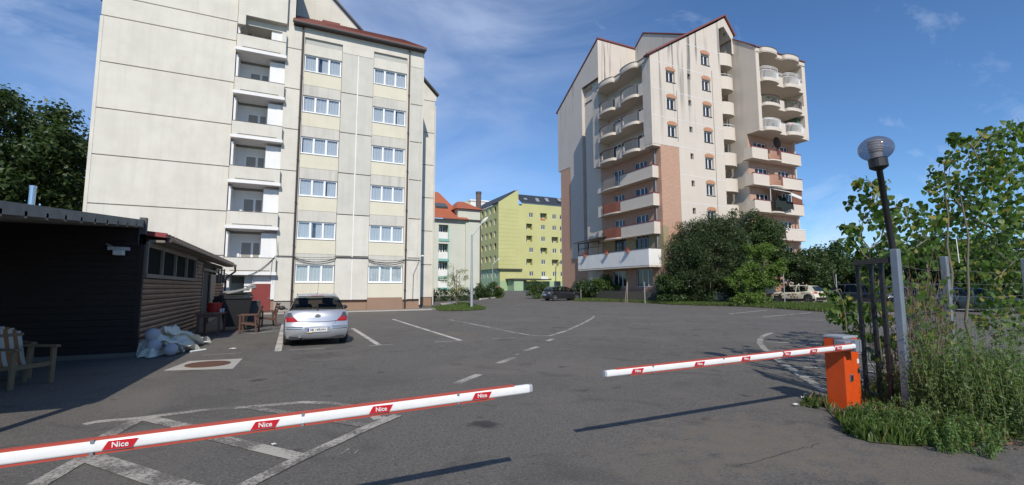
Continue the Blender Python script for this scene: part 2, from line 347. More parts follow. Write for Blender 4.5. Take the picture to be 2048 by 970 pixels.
def mark(pts, w, mat=PAINT, lift=.004):
    P = [G(*p) for p in pts]; fine = []
    for a, b in zip(P, P[1:]):
        k = max(1, int((b - a).length / .8))
        fine += [a.lerp(b, i / k) for i in range(k)]
    fine.append(P[-1]); L_, R_ = [], []
    for i, p in enumerate(fine):
        d = (fine[min(i + 1, len(fine) - 1)] - fine[max(i - 1, 0)]); n = Vector((-d.y, d.x, 0)).normalized() * w / 2
        for S, q in ((L_, p + n), (R_, p - n)): S.append((q.x, q.y, gz(q.x, q.y) + lift))
    o = MB().grid([L_, R_]).build('road_marking', mat); o['kind'] = 'structure'; NMARK[0] += 1; return o
# bays on the left
mark([(568, 646.6), (555.7, 702.7)], .17, PAINTB); mark([(705, 656.5), (758, 690)], .15, PAINTB); mark([(738, 692.2), (787, 688.8)], .07, PAINTB, .008)
mark([(785, 638.2), (922, 681)], .14, PAINTB); mark([(868, 684.6), (920, 681.5)], .07, PAINTB, .008)
mark([(893, 638), (975, 654), (1035, 666.5), (1068, 671.6), (1100, 671.6), (1130, 662.5), (1160, 649.5), (1184, 637), (1188, 632)], .13, PAINT)
mark([(984, 678.3), (1031, 675.5)], .07, PAINT, .008); mark([(578, 700.6), (650, 696.8)], .06, PAINTB, .008); mark([(398, 711), (483, 706)], .06, PAINT); mark([(485, 669), (556, 661.8)], .08, PAINTB)
for a, b in (((1040, 664), (1127, 661.5)), ((1035, 658.5), (1120, 660)), ((1010, 651.5), (1148, 653)), ((985, 646), (1150, 649)), ((1071, 642.7), (1150, 645)), ((760, 655), (905, 650))): mark([a, b], .07, PAINTF)
mark([(722, 659.5), (790, 657)], .06, PAINTF)
for a, b in (((925, 621), (1008, 612.4)), ((960, 612.6), (1008, 612.4)), ((920, 602), (1000, 601)), ((930, 606.8), (1004, 606.6)), ((955, 620.5), (1000, 619.6))): mark([a, b], .13, PAINTF)
for a, b in (((912, 767.5), (958, 749)), ((996.6, 727), (1028, 715)), ((1049.7, 701.7), (1075.7, 693.5)), ((1095, 682), (1107, 677.6))): mark([a, b], .16, PAINT)
mark([(1032, 709.5), (1038, 708)], .08, PAINTF)
# hatched box by the left barrier
mark([(167, 849.5), (194, 843.7), (276, 837), (399, 821.5), (502, 813.6), (604, 804.8), (655, 806), (700, 811.5), (735, 823), (757, 838), (772, 834)], .14, PAINT)
mark([(274, 841), (215, 872), (172, 914.5), (75, 970), (-40, 1040)], .17, PAINT, .007)
mark([(292.7, 836.7), (365, 853), (424, 874), (596, 914.5)], .18, PAINT, .007); mark([(499.5, 815), (569, 826), (660, 841), (746.6, 854)], .14, PAINTF, .007)
mark([(177, 914.5), (344, 970), (480, 1010)], .2, PAINT, .010); mark([(797, 831), (746.6, 851), (596, 920), (499.5, 968), (440, 1000)], .15, PAINT, .010)
mark([(682, 908), (697, 898)], .03, PAINT); mark([(708, 908), (718, 900)], .02, PAINT)
# hatched island by the right barrier
mark([(1654, 784), (1613.7, 758), (1554, 719), (1529.5, 699), (1519.6, 686), (1520.5, 677.5), (1527, 671.5), (1544, 665.6)], .16, PAINT)
mark([(1544, 665.6), (1653, 675.5), (1780, 687)], .08, PAINTF, .008)
for a, b in (((1534, 684.4), (1650, 689)), ((1554, 700), (1662, 704.5)), ((1560, 717.6), (1658, 722)), ((1589, 733.7), (1658, 737.6)), ((1613.7, 753.5), (1661, 756.4)), ((1720, 742), (1800, 747)), ((1718, 727), (1830, 734)), ((1720, 761), (1757, 764.5)), ((1715, 708), (1850, 716))): mark([a, b], .085, PAINTB, .008)
# cracks and a repair seam
CRK = M('asphalt crack', (.05, .046, .041), .95); rgk = random.Random(12)
for a, b, w, k in (((1470, 935), (1640, 887), .010, 16),):
    o = mark([(a[0] + (b[0] - a[0]) * i / k + rgk.uniform(-5, 5) * (0 < i < k), a[1] + (b[1] - a[1]) * i / k + rgk.uniform(-2, 2) * (0 < i < k)) for i in range(k + 1)], w, CRK, .003); o.name = 'asphalt_crack'
# bays on the right
for p, m in (([(1386, 621.7), (1447.5, 616.9)], PAINTF), ([(1457, 627.8), (1535, 620.5)], PAINTB), ([(1457, 627.6), (1478, 629.8)], PAINTF), ([(1526, 634), (1623, 625.4)], PAINTB), ([(1529, 633.6), (1552, 635)], PAINTF),
             ([(1601, 639), (1635, 641), (1672, 637.6)], PAINT), ([(1693, 635), (1735, 631.5), (1790, 626)], PAINTB), ([(1240, 606.6), (1290, 609), (1345, 611.9)], PAINTF), ([(1345, 615), (1385, 613)], PAINTF), ([(1755, 655), (1840, 648)], PAINTB)): mark(p, .1, m, .006 if m is not PAINTF else .004)

# ------------------------------------------------------------------ windows (frame > pane, curtain), facing -y in their own frame
WCACHE = {}
def win_mesh(w, h, cuts, fr=.06, glass=None, curtain=0, fmat=None):
    key = (round(w, 2), round(h, 2), tuple(cuts), fr, glass.name if glass else '', curtain, fmat.name if fmat else '')
    if key in WCACHE: return WCACHE[key]
    fmat = fmat or WPVC; glass = glass or DGLASS
    f = MB(); us = [0] + [c * w for c in cuts] + [w]
    f.box(0, 0, 0, w, .07, fr); f.box(0, 0, h - fr, w, .07, h)
    for i, u in enumerate(us):
        a, b = (u, u + fr) if i == 0 else (u - fr, u) if i == len(us) - 1 else (u - fr * .8, u + fr * .8)
        f.box(a, .003, fr, b, .067, h - fr)
    p = MB(); p.box(fr * .5, .035, fr * .5, w - fr * .5, .045, h - fr * .5)
    cme = None
    if curtain:
        c = MB(); n = int(w / .025)
        ph = curtain * 1.7; cols = [(u, .115 + .022 * sin(u * (34 + 4 * curtain) + 1.3 * sin(u * 7 + ph)) + .012 * sin(u * 93 + ph)) for u in np.linspace(.02, w - .02, n)]
        gap = (None, None, (.40, .47), (.70, .74), (.0, .06))[curtain]
        for a, b in (((0, 1),) if gap is None else ((0, gap[0]), (gap[1], 1))):
            q = [v for v in cols if a * w <= v[0] <= b * w]
            if len(q) > 1: c.grid([[(u, y, .02) for u, y in q], [(u, y, h - .01) for u, y in q]]); cme = c.data('curtain', CURT, True)
    WCACHE[key] = (f.data('window', fmat), p.data('pane', glass), cme); return WCACHE[key]
def window(parent, loc, w, h, cuts=(), rotz=0, name='window', **kw):
    f, p, c = win_mesh(w, h, cuts, **kw); o = put(name, f, parent, loc, rotz); sub('pane', p, o)
    if c: sub('curtain', c, o)
    return o
FACE_L = -pi / 2                                           # turns a -y facing piece to face -x

def wall_sheet(mb, P, u0, u1, z0, z1, holes, deep=.25):    # a wall face with real openings; P(u, z, d) gives the point d behind the face
    us = sorted({u0, u1} | {h[0] for h in holes} | {h[1] for h in holes}); zs = sorted({z0, z1} | {h[2] for h in holes} | {h[3] for h in holes})
    us = [u for u in us if u0 <= u <= u1]; zs = [z for z in zs if z0 <= z <= z1]
    for a, b in zip(us, us[1:]):
        run = None
        for c, d in zip(zs, zs[1:]):
            inside = any(h[0] - 1e-6 <= a and b <= h[1] + 1e-6 and h[2] - 1e-6 <= c and d <= h[3] + 1e-6 for h in holes)
            if inside:
                if run is not None: mb.poly(P(a, run, 0), P(b, run, 0), P(b, c, 0), P(a, c, 0)); run = None
            elif run is None: run = c
        if run is not None: mb.poly(P(a, run, 0), P(b, run, 0), P(b, zs[-1], 0), P(a, zs[-1], 0))
    for a, b, c, d in holes:
        mb.poly(P(a, c, 0), P(a, c, deep), P(a, d, deep), P(a, d, 0)); mb.poly(P(b, c, 0), P(b, d, 0), P(b, d, deep), P(b, c, deep))
        mb.poly(P(a, c, 0), P(b, c, 0), P(b, c, deep), P(a, c, deep)); mb.poly(P(a, d, 0), P(a, d, deep), P(b, d, deep), P(b, d, 0))
def faceY(Y): return lambda u, z, d: (u, Y + d, z)
def faceX(X): return lambda u, z, d: (X + d, u, z)

# ------------------------------------------------------------------ the panel block on the left
def panel_block():
    Y = 32.; zg = .12
    B = thing('apartment_block', 'cream panel apartment block with stacked balconies and red eave behind the silver hatchback', 'building', (0, Y, zg))
    # core body set behind the facing panels
    c = MB(); c.box(-10.25, Y + .09, -.2, -3.72, Y + 14, 20.2); c.box(-3.72, Y + 1.35, -.2, -.98, Y + 14, 20.2); c.box(-.98, Y + .09, -.2, -.5, Y + 14, 24); c.box(-.5, Y + .09, -.2, .1, Y + 3.4, 18.6)
    c.box(.1, Y + .5, -.2, 8.0, Y + 3.4, 18.6); c.box(-.5, Y + 3.65, -.2, 8.0, Y + 14, 18.6); c.build('core_wall', JNT, B)
    # blank end wall: one storey panel above another, with open joints
    js = [.9, 3.6, 6.26, 8.98, 11.6, 14.27, 16.95, 18.2]
    for a, b in zip([zg - .1] + js[1:-1], js[1:]):
        MB().box(-10.28, Y, a + .03, -3.74, Y + .088, b - .03).build('wall_panel', PL, B)
    MB().prism([(-10.28, Y, 18.23), (-3.74, Y, 18.23), (-3.74, Y, 24.2), (-6, Y, 24.2)], (0, .1, 0)).build('gable_panel', PL, B)
    MB().prism([(-10.28, Y + .1, 18.2), (-.5, Y + .1, 18.2), (-.5, Y + .1, 23.9), (-6, Y + .1, 24.1)], (0, 13.9, 0)).build('attic_wall', PL, B)
    MB().prism([(-10.5, Y - .1, 18.0), (-10.28, Y - .1, 18.1), (-5.9, Y - .1, 24.5), (-6.1, Y - .1, 24.7)], (0, 14.2, 0)).build('roof', REDTILE, B)
    s = MB()
    s.prism([(-10.33, Y + .02, 0), (-10.16, Y - .02, 0), (-10.16, Y + .1, 0), (-10.33, Y + .1, 0)], (0, 0, 16.9)); s.build('corner_strip', PL, B)
    # strip between the balconies and the first drainpipe
    jl = [.86, 3.65, 6.38, 9.1, 11.82, 14.5, 17.2]
    for a, b in zip(jl, jl[1:] + [24]):
        m = MB(); m.box(-.98, Y, a + .03, -.06 if b < 20 else -.5, Y + .088, b - .03); m.build('wall_panel', PL, B)
    MB().box(-.5, Y + .004, 17.23, -.06, Y + .09, 18.75).build('wall_panel', PL, B)
    # balconies
    rails = [3.48 + 2.765 * k for k in range(6)]; x0, x1 = -3.68, -.96; yf = Y - .32
    pm = MB(); w = x1 - x0
    pm.box(0, 0, .18, w, .1, 1.03); pm.box(0, .1, .18, .1, .34, 1.03); pm.box(w - .1, .1, .18, w, .34, 1.03); PAR = pm.data('balcony', PL)
    sm = MB(); sm.box(-.05, -.04, 0, w + .06, 1.6, .178); SLAB = sm.data('slab', PWH)
    cm = MB(); cm.box(-.01, -.015, 1.032, w + .01, .11, 1.06); COP = cm.data('coping', GREYTRIM)
    dm = MB(); dm.box(.32, -.012, .24, w - .3, -.002, .275); DRIP = dm.data('drip_strip', GREYTRIM)
    lw = MB(); lw.box(0, 0, 0, .12, 1.32, 1.57); LSW = lw.data('side_wall', PWH)
    cl = MB(); cl.box(0, 0, 0, .5, .5, 1.57); cl.box(.5, .03, .5, .503, .5, 1.57); cl.box(.504, -.02, 0, .86, .5, 1.57); CLO = cl.data('closet_wall', PWH)
    for k, zr in enumerate(rails):
        zb = zr - 1.03; b = put('balcony', PAR, B, (x0, yf, zb)); sub('slab', SLAB, b); sub('coping', COP, b); sub('drip_strip', DRIP, b)
        o = put('side_wall', LSW, B, (x0, Y + .03, zr - .0)); put('closet_wall', CLO, B, (-1.84, Y + .22, zr))
        bw = MB(); wall_sheet(bw, faceY(Y + 1.28), x0 + .1, x1, zb + .18, zr + 1.57, [(-3.05, -1.9, zr - .55 if k % 2 else zr - .3, zr + 1.12)], .12); bw.build('back_wall', PWH if k < 5 else ROOMDK, B)
        window(B, (-3.05, Y + 1.34, zr - .55 if k % 2 else zr - .3), 1.15, 1.67 if k % 2 else 1.42, (.58,), fr=.08)
    t = MB(); t.prism([(x0 + .0, Y - .33, 18.6), (x1 + .0, Y - .33, 18.6), (x1, Y - .33, 24), (x0, Y - .33, 24)], (0, .42, 0)); t.box(x0, Y - .33, 17.95, x0 + .42, Y + 1.3, 18.598); t.box(x1 - .25, Y - .3, 17.35, x1, Y + .4, 18.0); t.build('top_fascia', PL, B)
    # ground floor: porch with white piers and a red door
    g = MB(); g.box(x0, Y - .02, .1, x0 + .3, Y + 1.3, 2.44); g.box(-1.18, Y, .98, -.98, Y + .4, 2.44); g.box(-2.62, Y + .25, .1, -2.2, Y + .6, 2.44); g.box(-2.2, Y + .1, 1.93, -1.18, Y + .4, 2.44); g.build('porch_pier', PWH, B)
    d = MB(); d.box(-2.2, Y + .04, .12, -1.19, Y + .1, 1.92)
    dr = d.build('door', M('dull red painted metal', (.23, .035, .03), .55, .4, 1.2, dark=(.15, .03, .03)), B, label='dull red metal door')
    MB().box(-1.3, Y + .0, 1.02, -1.26, Y + .038, 1.1).build('handle', GALV, dr)
    MB().box(-3.38, Y + 1.22, .1, -2.64, Y + 1.3, 1.98).build('door', M('pale grey door', (.5, .5, .46), .6), B, label='pale grey inner door')
    # window bays
    for bx, (u0, u1) in enumerate(((.12, 2.45), (4.55, 6.86))):
        for k in range(6):
            zs = 2.03 + 2.772 * k
            window(B, (u0 + .02, Y + .16, zs), u1 - u0 - .04, 1.12, (.335, .665), fr=.075, glass=GLASS, curtain=(1, 1, 2, 1, 3, 1, 4, 1, 1, 3, 2, 1)[k * 2 + bx])
            MB().box(u0, Y + .02, zs - .035, u1, Y + .2, zs).build('window_sill', WPVC, B)
            zt = zs - 1.66 if k else 1.03
            if k: MB().box(u0 + .003, Y + .085, zs - 1.652 + .0, u1 - .003, Y + .5, zs - .95).build('lintel_panel', PS, B)
            MB().box(u0, Y + .07, (zs - .947) if k else 1.03, u1, Y + .5, zs - .036).build('spandrel_panel', PY, B)
        zt = 2.03 + 2.772 * 5 + 1.122
        MB().box(u0, Y + .07, zt, u1, Y + .5, 17.72).build('lintel_panel', PL, B); MB().box(u0, Y + .13, 17.723, u1, Y + .5, 18.15).build('lintel_panel', M('recess shade grey plaster', (.46, .46, .42), .9, .3, 3), B)  # grey of the top band stands in for shade in its recess
        MB().box(u0 + .05, Y + .46, 1.9, u1 - .05, Y + .49, 17.6).build('room_wall', ROOMDK, B)
    # grey piers between the bays
    jz = [.88, 3.74, 6.5, 9.28, 12.04, 14.8, 17.6]
    for (u0, u1) in ((2.47, 3.47), (3.55, 4.53), (7.16, 8.02)):
        for a, b in zip(jz, jz[1:]): MB().box(u0, Y, a + .03, u1, Y + .5, b - .03).build('wall_panel', PG if b > 7 else PL, B)
    MB().box(-.05, Y + .006, 17.6, .118, Y + .1, 18.78).box(.0, Y + .012, .88, .118, Y + .5, 17.598).box(6.862, Y + .012, .88, 7.158, Y + .5, 17.6).build('pipe_recess', PL, B)
    MB().box(.12, Y + .003, 18.153, 8.02, Y + .5, 18.8).box(2.47, Y + .003, 17.6, 4.53, Y + .5, 18.15).box(6.87, Y + .003, 17.603, 8.02, Y + .5, 18.15).build('frieze_wall', PL, B)
    MB().box(3.472, Y + .03, .9, 3.548, Y + .4, 17.6).build('white_strip', PWH, B)
    MB().box(8.022, Y + .05, .5, 8.1, Y + 3.5, 18.7).build('end_wall', PL, B)
    MB().box(-.98, Y + .22, -.2, 2.5, Y + .6, .99).box(2.5, Y + .22, -.2, 4.55, Y + .6, .99).box(4.55, Y + .06, -.2, 6.9, Y + .6, 1.026).box(6.9, Y + .2, -.2, 8.1, Y + .6, .98).box(-1.2, Y + .12, -.2, -.98, Y + .4, .975).build('plinth', PLINTH, B)
    # drainpipes
    for x in (.0, 7.01):
        m = MB(); m.tube([(x, Y - .08, .15), (x, Y - .08, 18.7)], .055, 10)
        for z in np.arange(1.5, 18, 2.77): m.tube([(x, Y - .08, z), (x, Y - .08, z + .07)], .075, 10)
        m.build('drainpipe', PIPE, B, smooth=False)
    MB().tube([(7.84, Y - .04, 2.3), (7.84, Y - .04, 17)], .02, 6).build('conduit', PL, B)
    # eave and set back attic
    MB().tube([(-.64, Y - .38, 18.88), (8.15, Y - .38, 18.88)], .09, 10).build('gutter', GREYTRIM, B)
    MB().box(-.6, Y - .34, 18.8, 8.12, Y + .2, 18.86).build('eave_board', PIPE, B)
    rf = MB(); n = 22
    rf.prism([(-.62, Y - .45, 18.92), (8.15, Y - .45, 18.92), (7.5, Y + 3.65, 21.42), (-.5, Y + 3.65, 21.42)], (0, 0, .1)); R = rf.build('eave_roof', REDTILE, B)
    ribs = MB()
    for i in range(46):
        x = -.55 + i * .188; ribs.beam((x, Y - .45, 19.03), (min(x * .92, 7.4), Y + 3.6, 21.5), .05, .05)
    ribs.build('tile_ribs', REDTILE, R, kind='stuff')
    MB().prism([(-.5, Y + 3.6, 20.0), (3.95, Y + 3.6, 20.0), (3.95, Y + 3.6, 21.4), (1.0, Y + 3.6, 24.2), (.4, Y + 3.6, 24.8), (-.5, Y + 3.6, 24.8)], (0, 10, 0)).build('attic_wall', PL, B)
    MB().beam((.3, Y + 3.5, 25.05), (4.1, Y + 3.5, 21.4), .3, .12).build('verge_board', GREYTRIM, B)
    MB().box(1.2, Y + 2.2, 20.45, 2.4, Y + 2.9, 20.85).build('roof_hatch', REDTILE, B)
    # recessed wing on the right
    Yw = Y + 5; k = Yw / 36.
    jw = [.9] + [3.55 + 2.77 * i for i in range(6)]
    for a, b in zip(jw, jw[1:] + [18.1]):
        if b > 17.5: MB().prism([(8.1, Yw, a + .03), (10.15 * k, Yw, a + .03), (10.2 * k, Yw, 17.4 * k), (9.1 * k, Yw, 18.5 * k), (8.1, Yw, 18.5 * k)], (0, .1, 0)).build('wall_panel', PL, B)
        else: MB().box(8.1, Yw, a + .03, 10.05 * k, Yw + .1, b - .03).build('wall_panel', PL, B)
    MB().box(8.1, Yw + .1, 0, 10.0 * k, Yw + 8, 17.5).build('core_wall', JNT, B); MB().box(8.1, Yw + .04, 0, 10.03 * k, Yw + .095, .88).build('plinth', PLINTH, B)
    MB().beam((9.0 * k, Yw - .05, 18.75 * k), (10.32 * k, Yw - .05, 17.45 * k), .5, .1).build('verge_board', GREYTRIM, B)
    MB().tube([(10.1 * k, Yw - .06, .3), (10.1 * k, Yw - .06, 17)], .05, 8).build('drainpipe', PL, B)
    # cables slung along the facade
    cab = MB()
    def sag(a, b, s, r=.018, n=14): cab.tube([Vector(a).lerp(Vector(b), i / n) - Vector((0, 0, s * 4 * (i / n) * (1 - i / n))) for i in range(n + 1)], r, 5)
    yy = Y - .06
    sag((-.98, yy, 3.62), (0, yy, 3.62), .0); sag((.05, yy, 3.6), (2.5, yy, 3.6), .28, .022); sag((.05, yy, 3.5), (2.5, yy, 3.55), .22, .012); sag((.0, yy, 3.62), (2.5, yy, 3.68), .05, .012); sag((2.5, yy, 3.66), (4.55, yy, 3.66), .0, .03); sag((4.55, yy, 3.55), (7, yy, 3.62), .25, .022); sag((4.55, yy, 3.6), (7, yy, 3.62), .1, .014); sag((4.55, yy, 3.5), (7, yy, 3.45), .24, .012); sag((7, yy, 3.62), (8.05, yy, 3.6), 0, .022)
    sag((-3.62, Y - .5, 2.55), (-.98, Y - .36, 3.62), .62, .02); sag((-1.0, Y - .36, 4.8), (-.85, yy, 3.65), .02, .012); sag((-1.15, Y - .36, 3.4), (-1.2, Y - .36, 2.2), 0, .01); sag((7.95, yy, 3.5), (7.58, yy, 2.6), 0, .012); sag((7.58, yy, 2.6), (7.56, yy, .9), 0, .02)
    cab.build('facade_cable', IRON, B, kind='stuff')
    cm = MB(); cm.box(8.1, Y - .25, 3.86, 8.2, Y + .05, 3.95); cm.lathe([(.09, 0), (.07, .08), (.0, .1)], (8.15, Y - .28, 3.86), n=12); cm.build('wall_lamp', WHITEP, B)
    return B
panel_block()

# pavement along the facade
def slab_poly(name, pts, z0, z1, mat, kind='structure'):
    m = MB(); n = len(pts); m.prism([(x, y, gz(x, y) + z0) for x, y in pts], (0, 0, z1 - z0)); o = m.build(name, mat); o['kind'] = kind; return o
PAVE = M('grey brown pavement', (.25, .215, .18), .95, .5, 2, dark=(.17, .15, .13), bump=.3, bs=30, fine=.3)
slab_poly('pavement', [(-3.6, 30.95), (2, 30.95), (8.5, 30.9), (11.0, 31.4), (11.2, 32.3), (8.4, 32.3), (-3.6, 32.3)], -.2, .06, PAVE)
slab_poly('kerb', [(-3.6, 30.8), (8.6, 30.75), (8.6, 30.89), (-3.6, 30.94)], -.2, .065, CONC)

# ------------------------------------------------------------------ the tower on the right
def arcpts(c, r, b, n=12, full=True):                     # outline of a bulge along u: (u, outward)
    return [(c - r * cos(pi * i / n), b * sin(pi * i / n) ** .7) for i in range(n + 1)]
def wavy(u0, u1, bulges, n=14):                            # outline u -> outward offset
    out = [(u0, 0)]
    for c, r, b in bulges: out += arcpts(c, r, b, n)
    return out + [(u1, 0)]
def ribbon(mb, P, line, z0, z1, t=.1):                     # upright wall following an outline; P(u, z, d), outward = -d
    for (a, oa), (b, ob) in zip(line, line[1:]):
        if abs(a - b) < 1e-5 and abs(oa - ob) < 1e-5: continue
        mb.hexa([P(a, z0, -oa), P(b, z0, -ob), P(b, z0, -ob + t), P(a, z0, -oa + t), P(a, z1, -oa), P(b, z1, -ob), P(b, z1, -ob + t), P(a, z1, -oa + t)])
def slabw(mb, P, line, z0, z1, deep, out=.04):             # floor slab out to the outline
    for (a, oa), (b, ob) in zip(line, line[1:]):
        if abs(a - b) < 1e-5: continue
        mb.hexa([P(a, z0, -oa - out), P(b, z0, -ob - out), P(b, z0, deep), P(a, z0, deep), P(a, z1, -oa - out), P(b, z1, -ob - out), P(b, z1, deep), P(a, z1, deep)])
def railing(mb, P, line, z0, z1, step=.11, r=.014, inset=.02, top=.03):
    pts = [Vector(P(u, z1, -o + inset)) for u, o in line]
    mb.tube(pts, top, 6)
    mb.tube([p - Vector((0, 0, z1 - z0 - .02)) for p in pts], top * .7, 6)
    acc = 0
    for a, b in zip(pts, pts[1:]):
        d = (b - a).length; s = step - acc
        while s < d:
            q = a.lerp(b, s / d); mb.tube([q, q - Vector((0, 0, z1 - z0))], r, 4, False); s += step
        acc = (acc + d) % step
def tower():
    zg = .25
    T = thing('apartment_tower', 'stepped cream apartment tower with wavy balconies and orange brick lower storeys', 'building', (36, 33, zg))
    YA, XA0, XA1, XB = 33., 30.5, 40.2, 42.35
    # --- front gable wall with its openings
    zs1 = (21.94, 19.15, 16.38); zs2 = [24.75 - 2.76 * i for i in range(8)]; zt = [22.69 - 2.76 * i for i in range(8)]
    holes = [(32.5, 33.66, z, z + 1.14) for z in zs1] + [(37.4, 38.58, z, z + 1.16) for z in zs2] + [(35.38, 35.8, z, z + .6) for z in zt]
    w = MB(); P = faceY(YA)
    wall_sheet(w, P, 30.5, XA1, 15.4, 24.2, [h for h in holes if h[3] < 24.2 and h[2] > 15.4], .3)
    w.poly((30.5, YA, 24.2), (37.4, YA, 24.2), (37.4, YA, 28.4)); w.poly((37.4, YA, 25.91), (38.58, YA, 25.91), (38.58, YA, 29.1), (37.4, YA, 28.4))
    w.poly((37.4, YA, 24.2), (38.58, YA, 24.2), (38.58, YA, 24.75), (37.4, YA, 24.75)); w.poly((38.58, YA, 24.2), (XA1, YA, 24.2), (XA1, YA, 30.1), (38.58, YA, 29.1))
    for a, b in (((37.4, 24.75), (37.4, 25.91)), ((38.58, 24.75), (38.58, 25.91)), ((37.4, 24.75), (38.58, 24.75)), ((37.4, 25.91), (38.58, 25.91))): w.poly((a[0], YA, a[1]), (b[0], YA, b[1]), (b[0], YA + .3, b[1]), (a[0], YA + .3, a[1]))
    w.poly((XA1, YA, 29.3), (41.0, YA, 29.75), (41.1, YA, 30.75), (XA1, YA, 30.15)); w.poly((41.0, YA, 29.75), (42.1, YA, 28.55), (XB, YA, 28.75), (42.45, YA, 29.1), (41.1, YA, 30.75)); w.poly((42.1, YA, 28.55), (42.1, YA, 26.9), (XB, YA, 26.9), (XB, YA, 28.75))
    w.poly((XA1, YA, 26.5), (XA1, YA + 1.8, 26.5), (XA1, YA + 1.8, 29.3), (XA1, YA, 29.3)); w.poly((XA1, YA, 29.3), (41, YA, 29.75), (41, YA + 1.8, 29.75), (XA1, YA + 1.8, 29.3)); w.poly((41, YA, 29.75), (42.1, YA, 28.55), (42.1, YA + 1.8, 28.55), (41, YA + 1.8, 29.75))
    w.build('gable_wall', SOOTW, T)
    lw = MB(); wall_sheet(lw, P, 33.87, XA1, -.3, 15.397, [h for h in holes if h[3] < 15.4], .3); lw.box(XA1 - .002, YA, -.3, XA1 + .02, YA + 1.8, 26.6); lw.build('front_wall', TW, T)
    for i in range(1, 9): MB().box((35.2 if i == 8 else 30.55) if i > 4 else 33.9, YA - .012, 4.43 + 2.755 * i - .02, XA1 - .02, YA - .001, 4.43 + 2.755 * i + .02).build('floor_band', PWH, T)
    for (x, ztop) in ((38.85, 24.3), (33.8, 21.2)): MB().box(x, YA - .02, 8 if x > 35 else 16, x + .035, YA - .002, ztop).build('lightning_cable', GREYTRIM, T)
    br = MB(); br.box(31.497, YA + .012, -.3, 33.868, YA + .33, 15.38); br.build('brick_pier', BRICK, T)
    for (a, b, z, z1) in holes:
        if b - a > 1:
            window(T, (a + .03, YA + .2, z + .02), (b - a) - .06, z1 - z - .04, (.5,), fr=.07)
            m = MB(); m.box(a - .05, YA - .06, z - .06, b + .05, YA + .1, z); m.build('window_sill', GREYTRIM, T)
            m = MB(); n = 8; c = (a + b) / 2; hw = (b - a) / 2 + .08
            m.prism([(a - .08, YA - .03, z1 + .04)] + [(c - hw * cos(pi * i / n), YA - .03, z1 + .16 + .26 * sin(pi * i / n)) for i in range(n + 1)] + [(b + .08, YA - .03, z1 + .04)], (0, .025, 0)); m.build('brick_arch', ARCH, T)
        else: MB().box(a, YA + .25, z, b, YA + .28, z1).build('vent_window', DGLASS, T)
    # --- masses behind the faces
    c = MB(); c.box(31.9, YA + .35, -.3, XA1 - .05, 46, 24.1); c.box(XA1 - .04, YA + 1.8, -.3, XB + .3, 46, 26.9); c.box(XB + .5, 33.6, -.3, 50.0, 46, 26.4)
    c.prism([(31.6, YA + .32, 24.1), (31.6, YA + .32, 24.6), (40.1, YA + .32, 29.9), (40.1, YA + .32, 24.1)], (0, 9.2, 0)); c.prism([(40.11, YA + 1.85, 24.1), (40.11, YA + 1.85, 29.9), (41.1, YA + 1.85, 30.5), (XB, YA + 1.85, 28.9), (XB, YA + 1.85, 24.1)], (0, 7.5, 0)); c.build('core_wall', TW, T)
    # --- corner balconies in the nook beside the gable
    for i in range(9):
        zr = 26.75 - 2.76 * i if i else 26.6; zb = zr - 1.25
        ln = [(XA1 + .03, .0), (40.5, .12), (41.0, .22), (41.5, .22), (41.9, .08), (42.12, -.2), (42.2, -.6)]
        m = MB(); ribbon(m, P, ln, zb, zr, .12); bl = m.build('balcony', TW, T, auto=50)
        s = MB(); slabw(s, P, ln, zb - .12, zb, 1.7, .03); s.build('slab', TW, bl)
        if i:
            r = MB()
            if i in (1, 3): railing(r, P, ln, zr, zr + .28, .9, .015); r.build('railing', WHITEP, bl)
        bw = MB(); bw.box(41.0, YA + 1.62, zr - .9, 41.8, YA + 1.7, zr + 1.1); bw.build('balcony_door', DGLASS, T)
        if i in (1, 3, 4): MB().box(41.9, YA + .9, zr, 42.1, YA + 1.0, zr + 1.45).build('white_pier', PWH, T)
    # --- right bay: overhanging upper storeys
    YB, XB1 = 30.43, 50.4; PB = faceY(YB)
    s = MB()
    s.poly((XB, YB, 17.85), (XB, 36, 17.85), (XB, 36, 30.6), (XB, 33.0, 28.75), (XB, YB, 26.45)); s.poly((XB, 31.9, -.3), (XB, 36, -.3), (XB, 36, 17.85), (XB, 31.9, 17.85))
    s.build('side_wall', sooty('stained side plaster', (.60, .53, .45), (.26, .245, .225), 17, 28, .6), T)
    s = MB(); s.box(XB + .003, YB, 17.85, XB + .5, YB + .9, 26.3); s.box(XB1 - .55, YB + .003, 17.85, XB1, YB + 2.2, 26.3); s.box(XB + .006, YB + .02, 17.62, XB1, 33.2, 17.844); s.box(XB + .5, YB + 2.0, 17.9, XB1 - .55, YB + 2.1, 26.2); s.build('upper_wall', TW, T)
    s = MB(); s.box(XB1 - .001, YB + .1, 17.86, XB1 + .05, 40, 26.2); s.build('end_wall', TW, T)
    bul = [(44.15, 1.25, .62), (47.75, 1.25, .62)]
    full = wavy(XB + .5, XB1 - .55, bul); bl = None
    top = MB(); PBc = faceY(YB - .013); ribbon(top, PBc, wavy(XB + .1, XB1, bul), 25.98, 26.45, .12); slabw(top, PBc, wavy(XB + .1, XB1, bul), 25.93, 26.06, 2.0, .0); top.build('canopy', TW, T, auto=50)
    tr = MB(); ribbon(tr, faceY(YB - .03), wavy(XB + .05, XB1 + .05, bul), 26.452, 26.55, .2); tr.build('canopy_edge', GREYTRIM, T)
    cols = [WHITEP, REDTRIM, WHITEP]
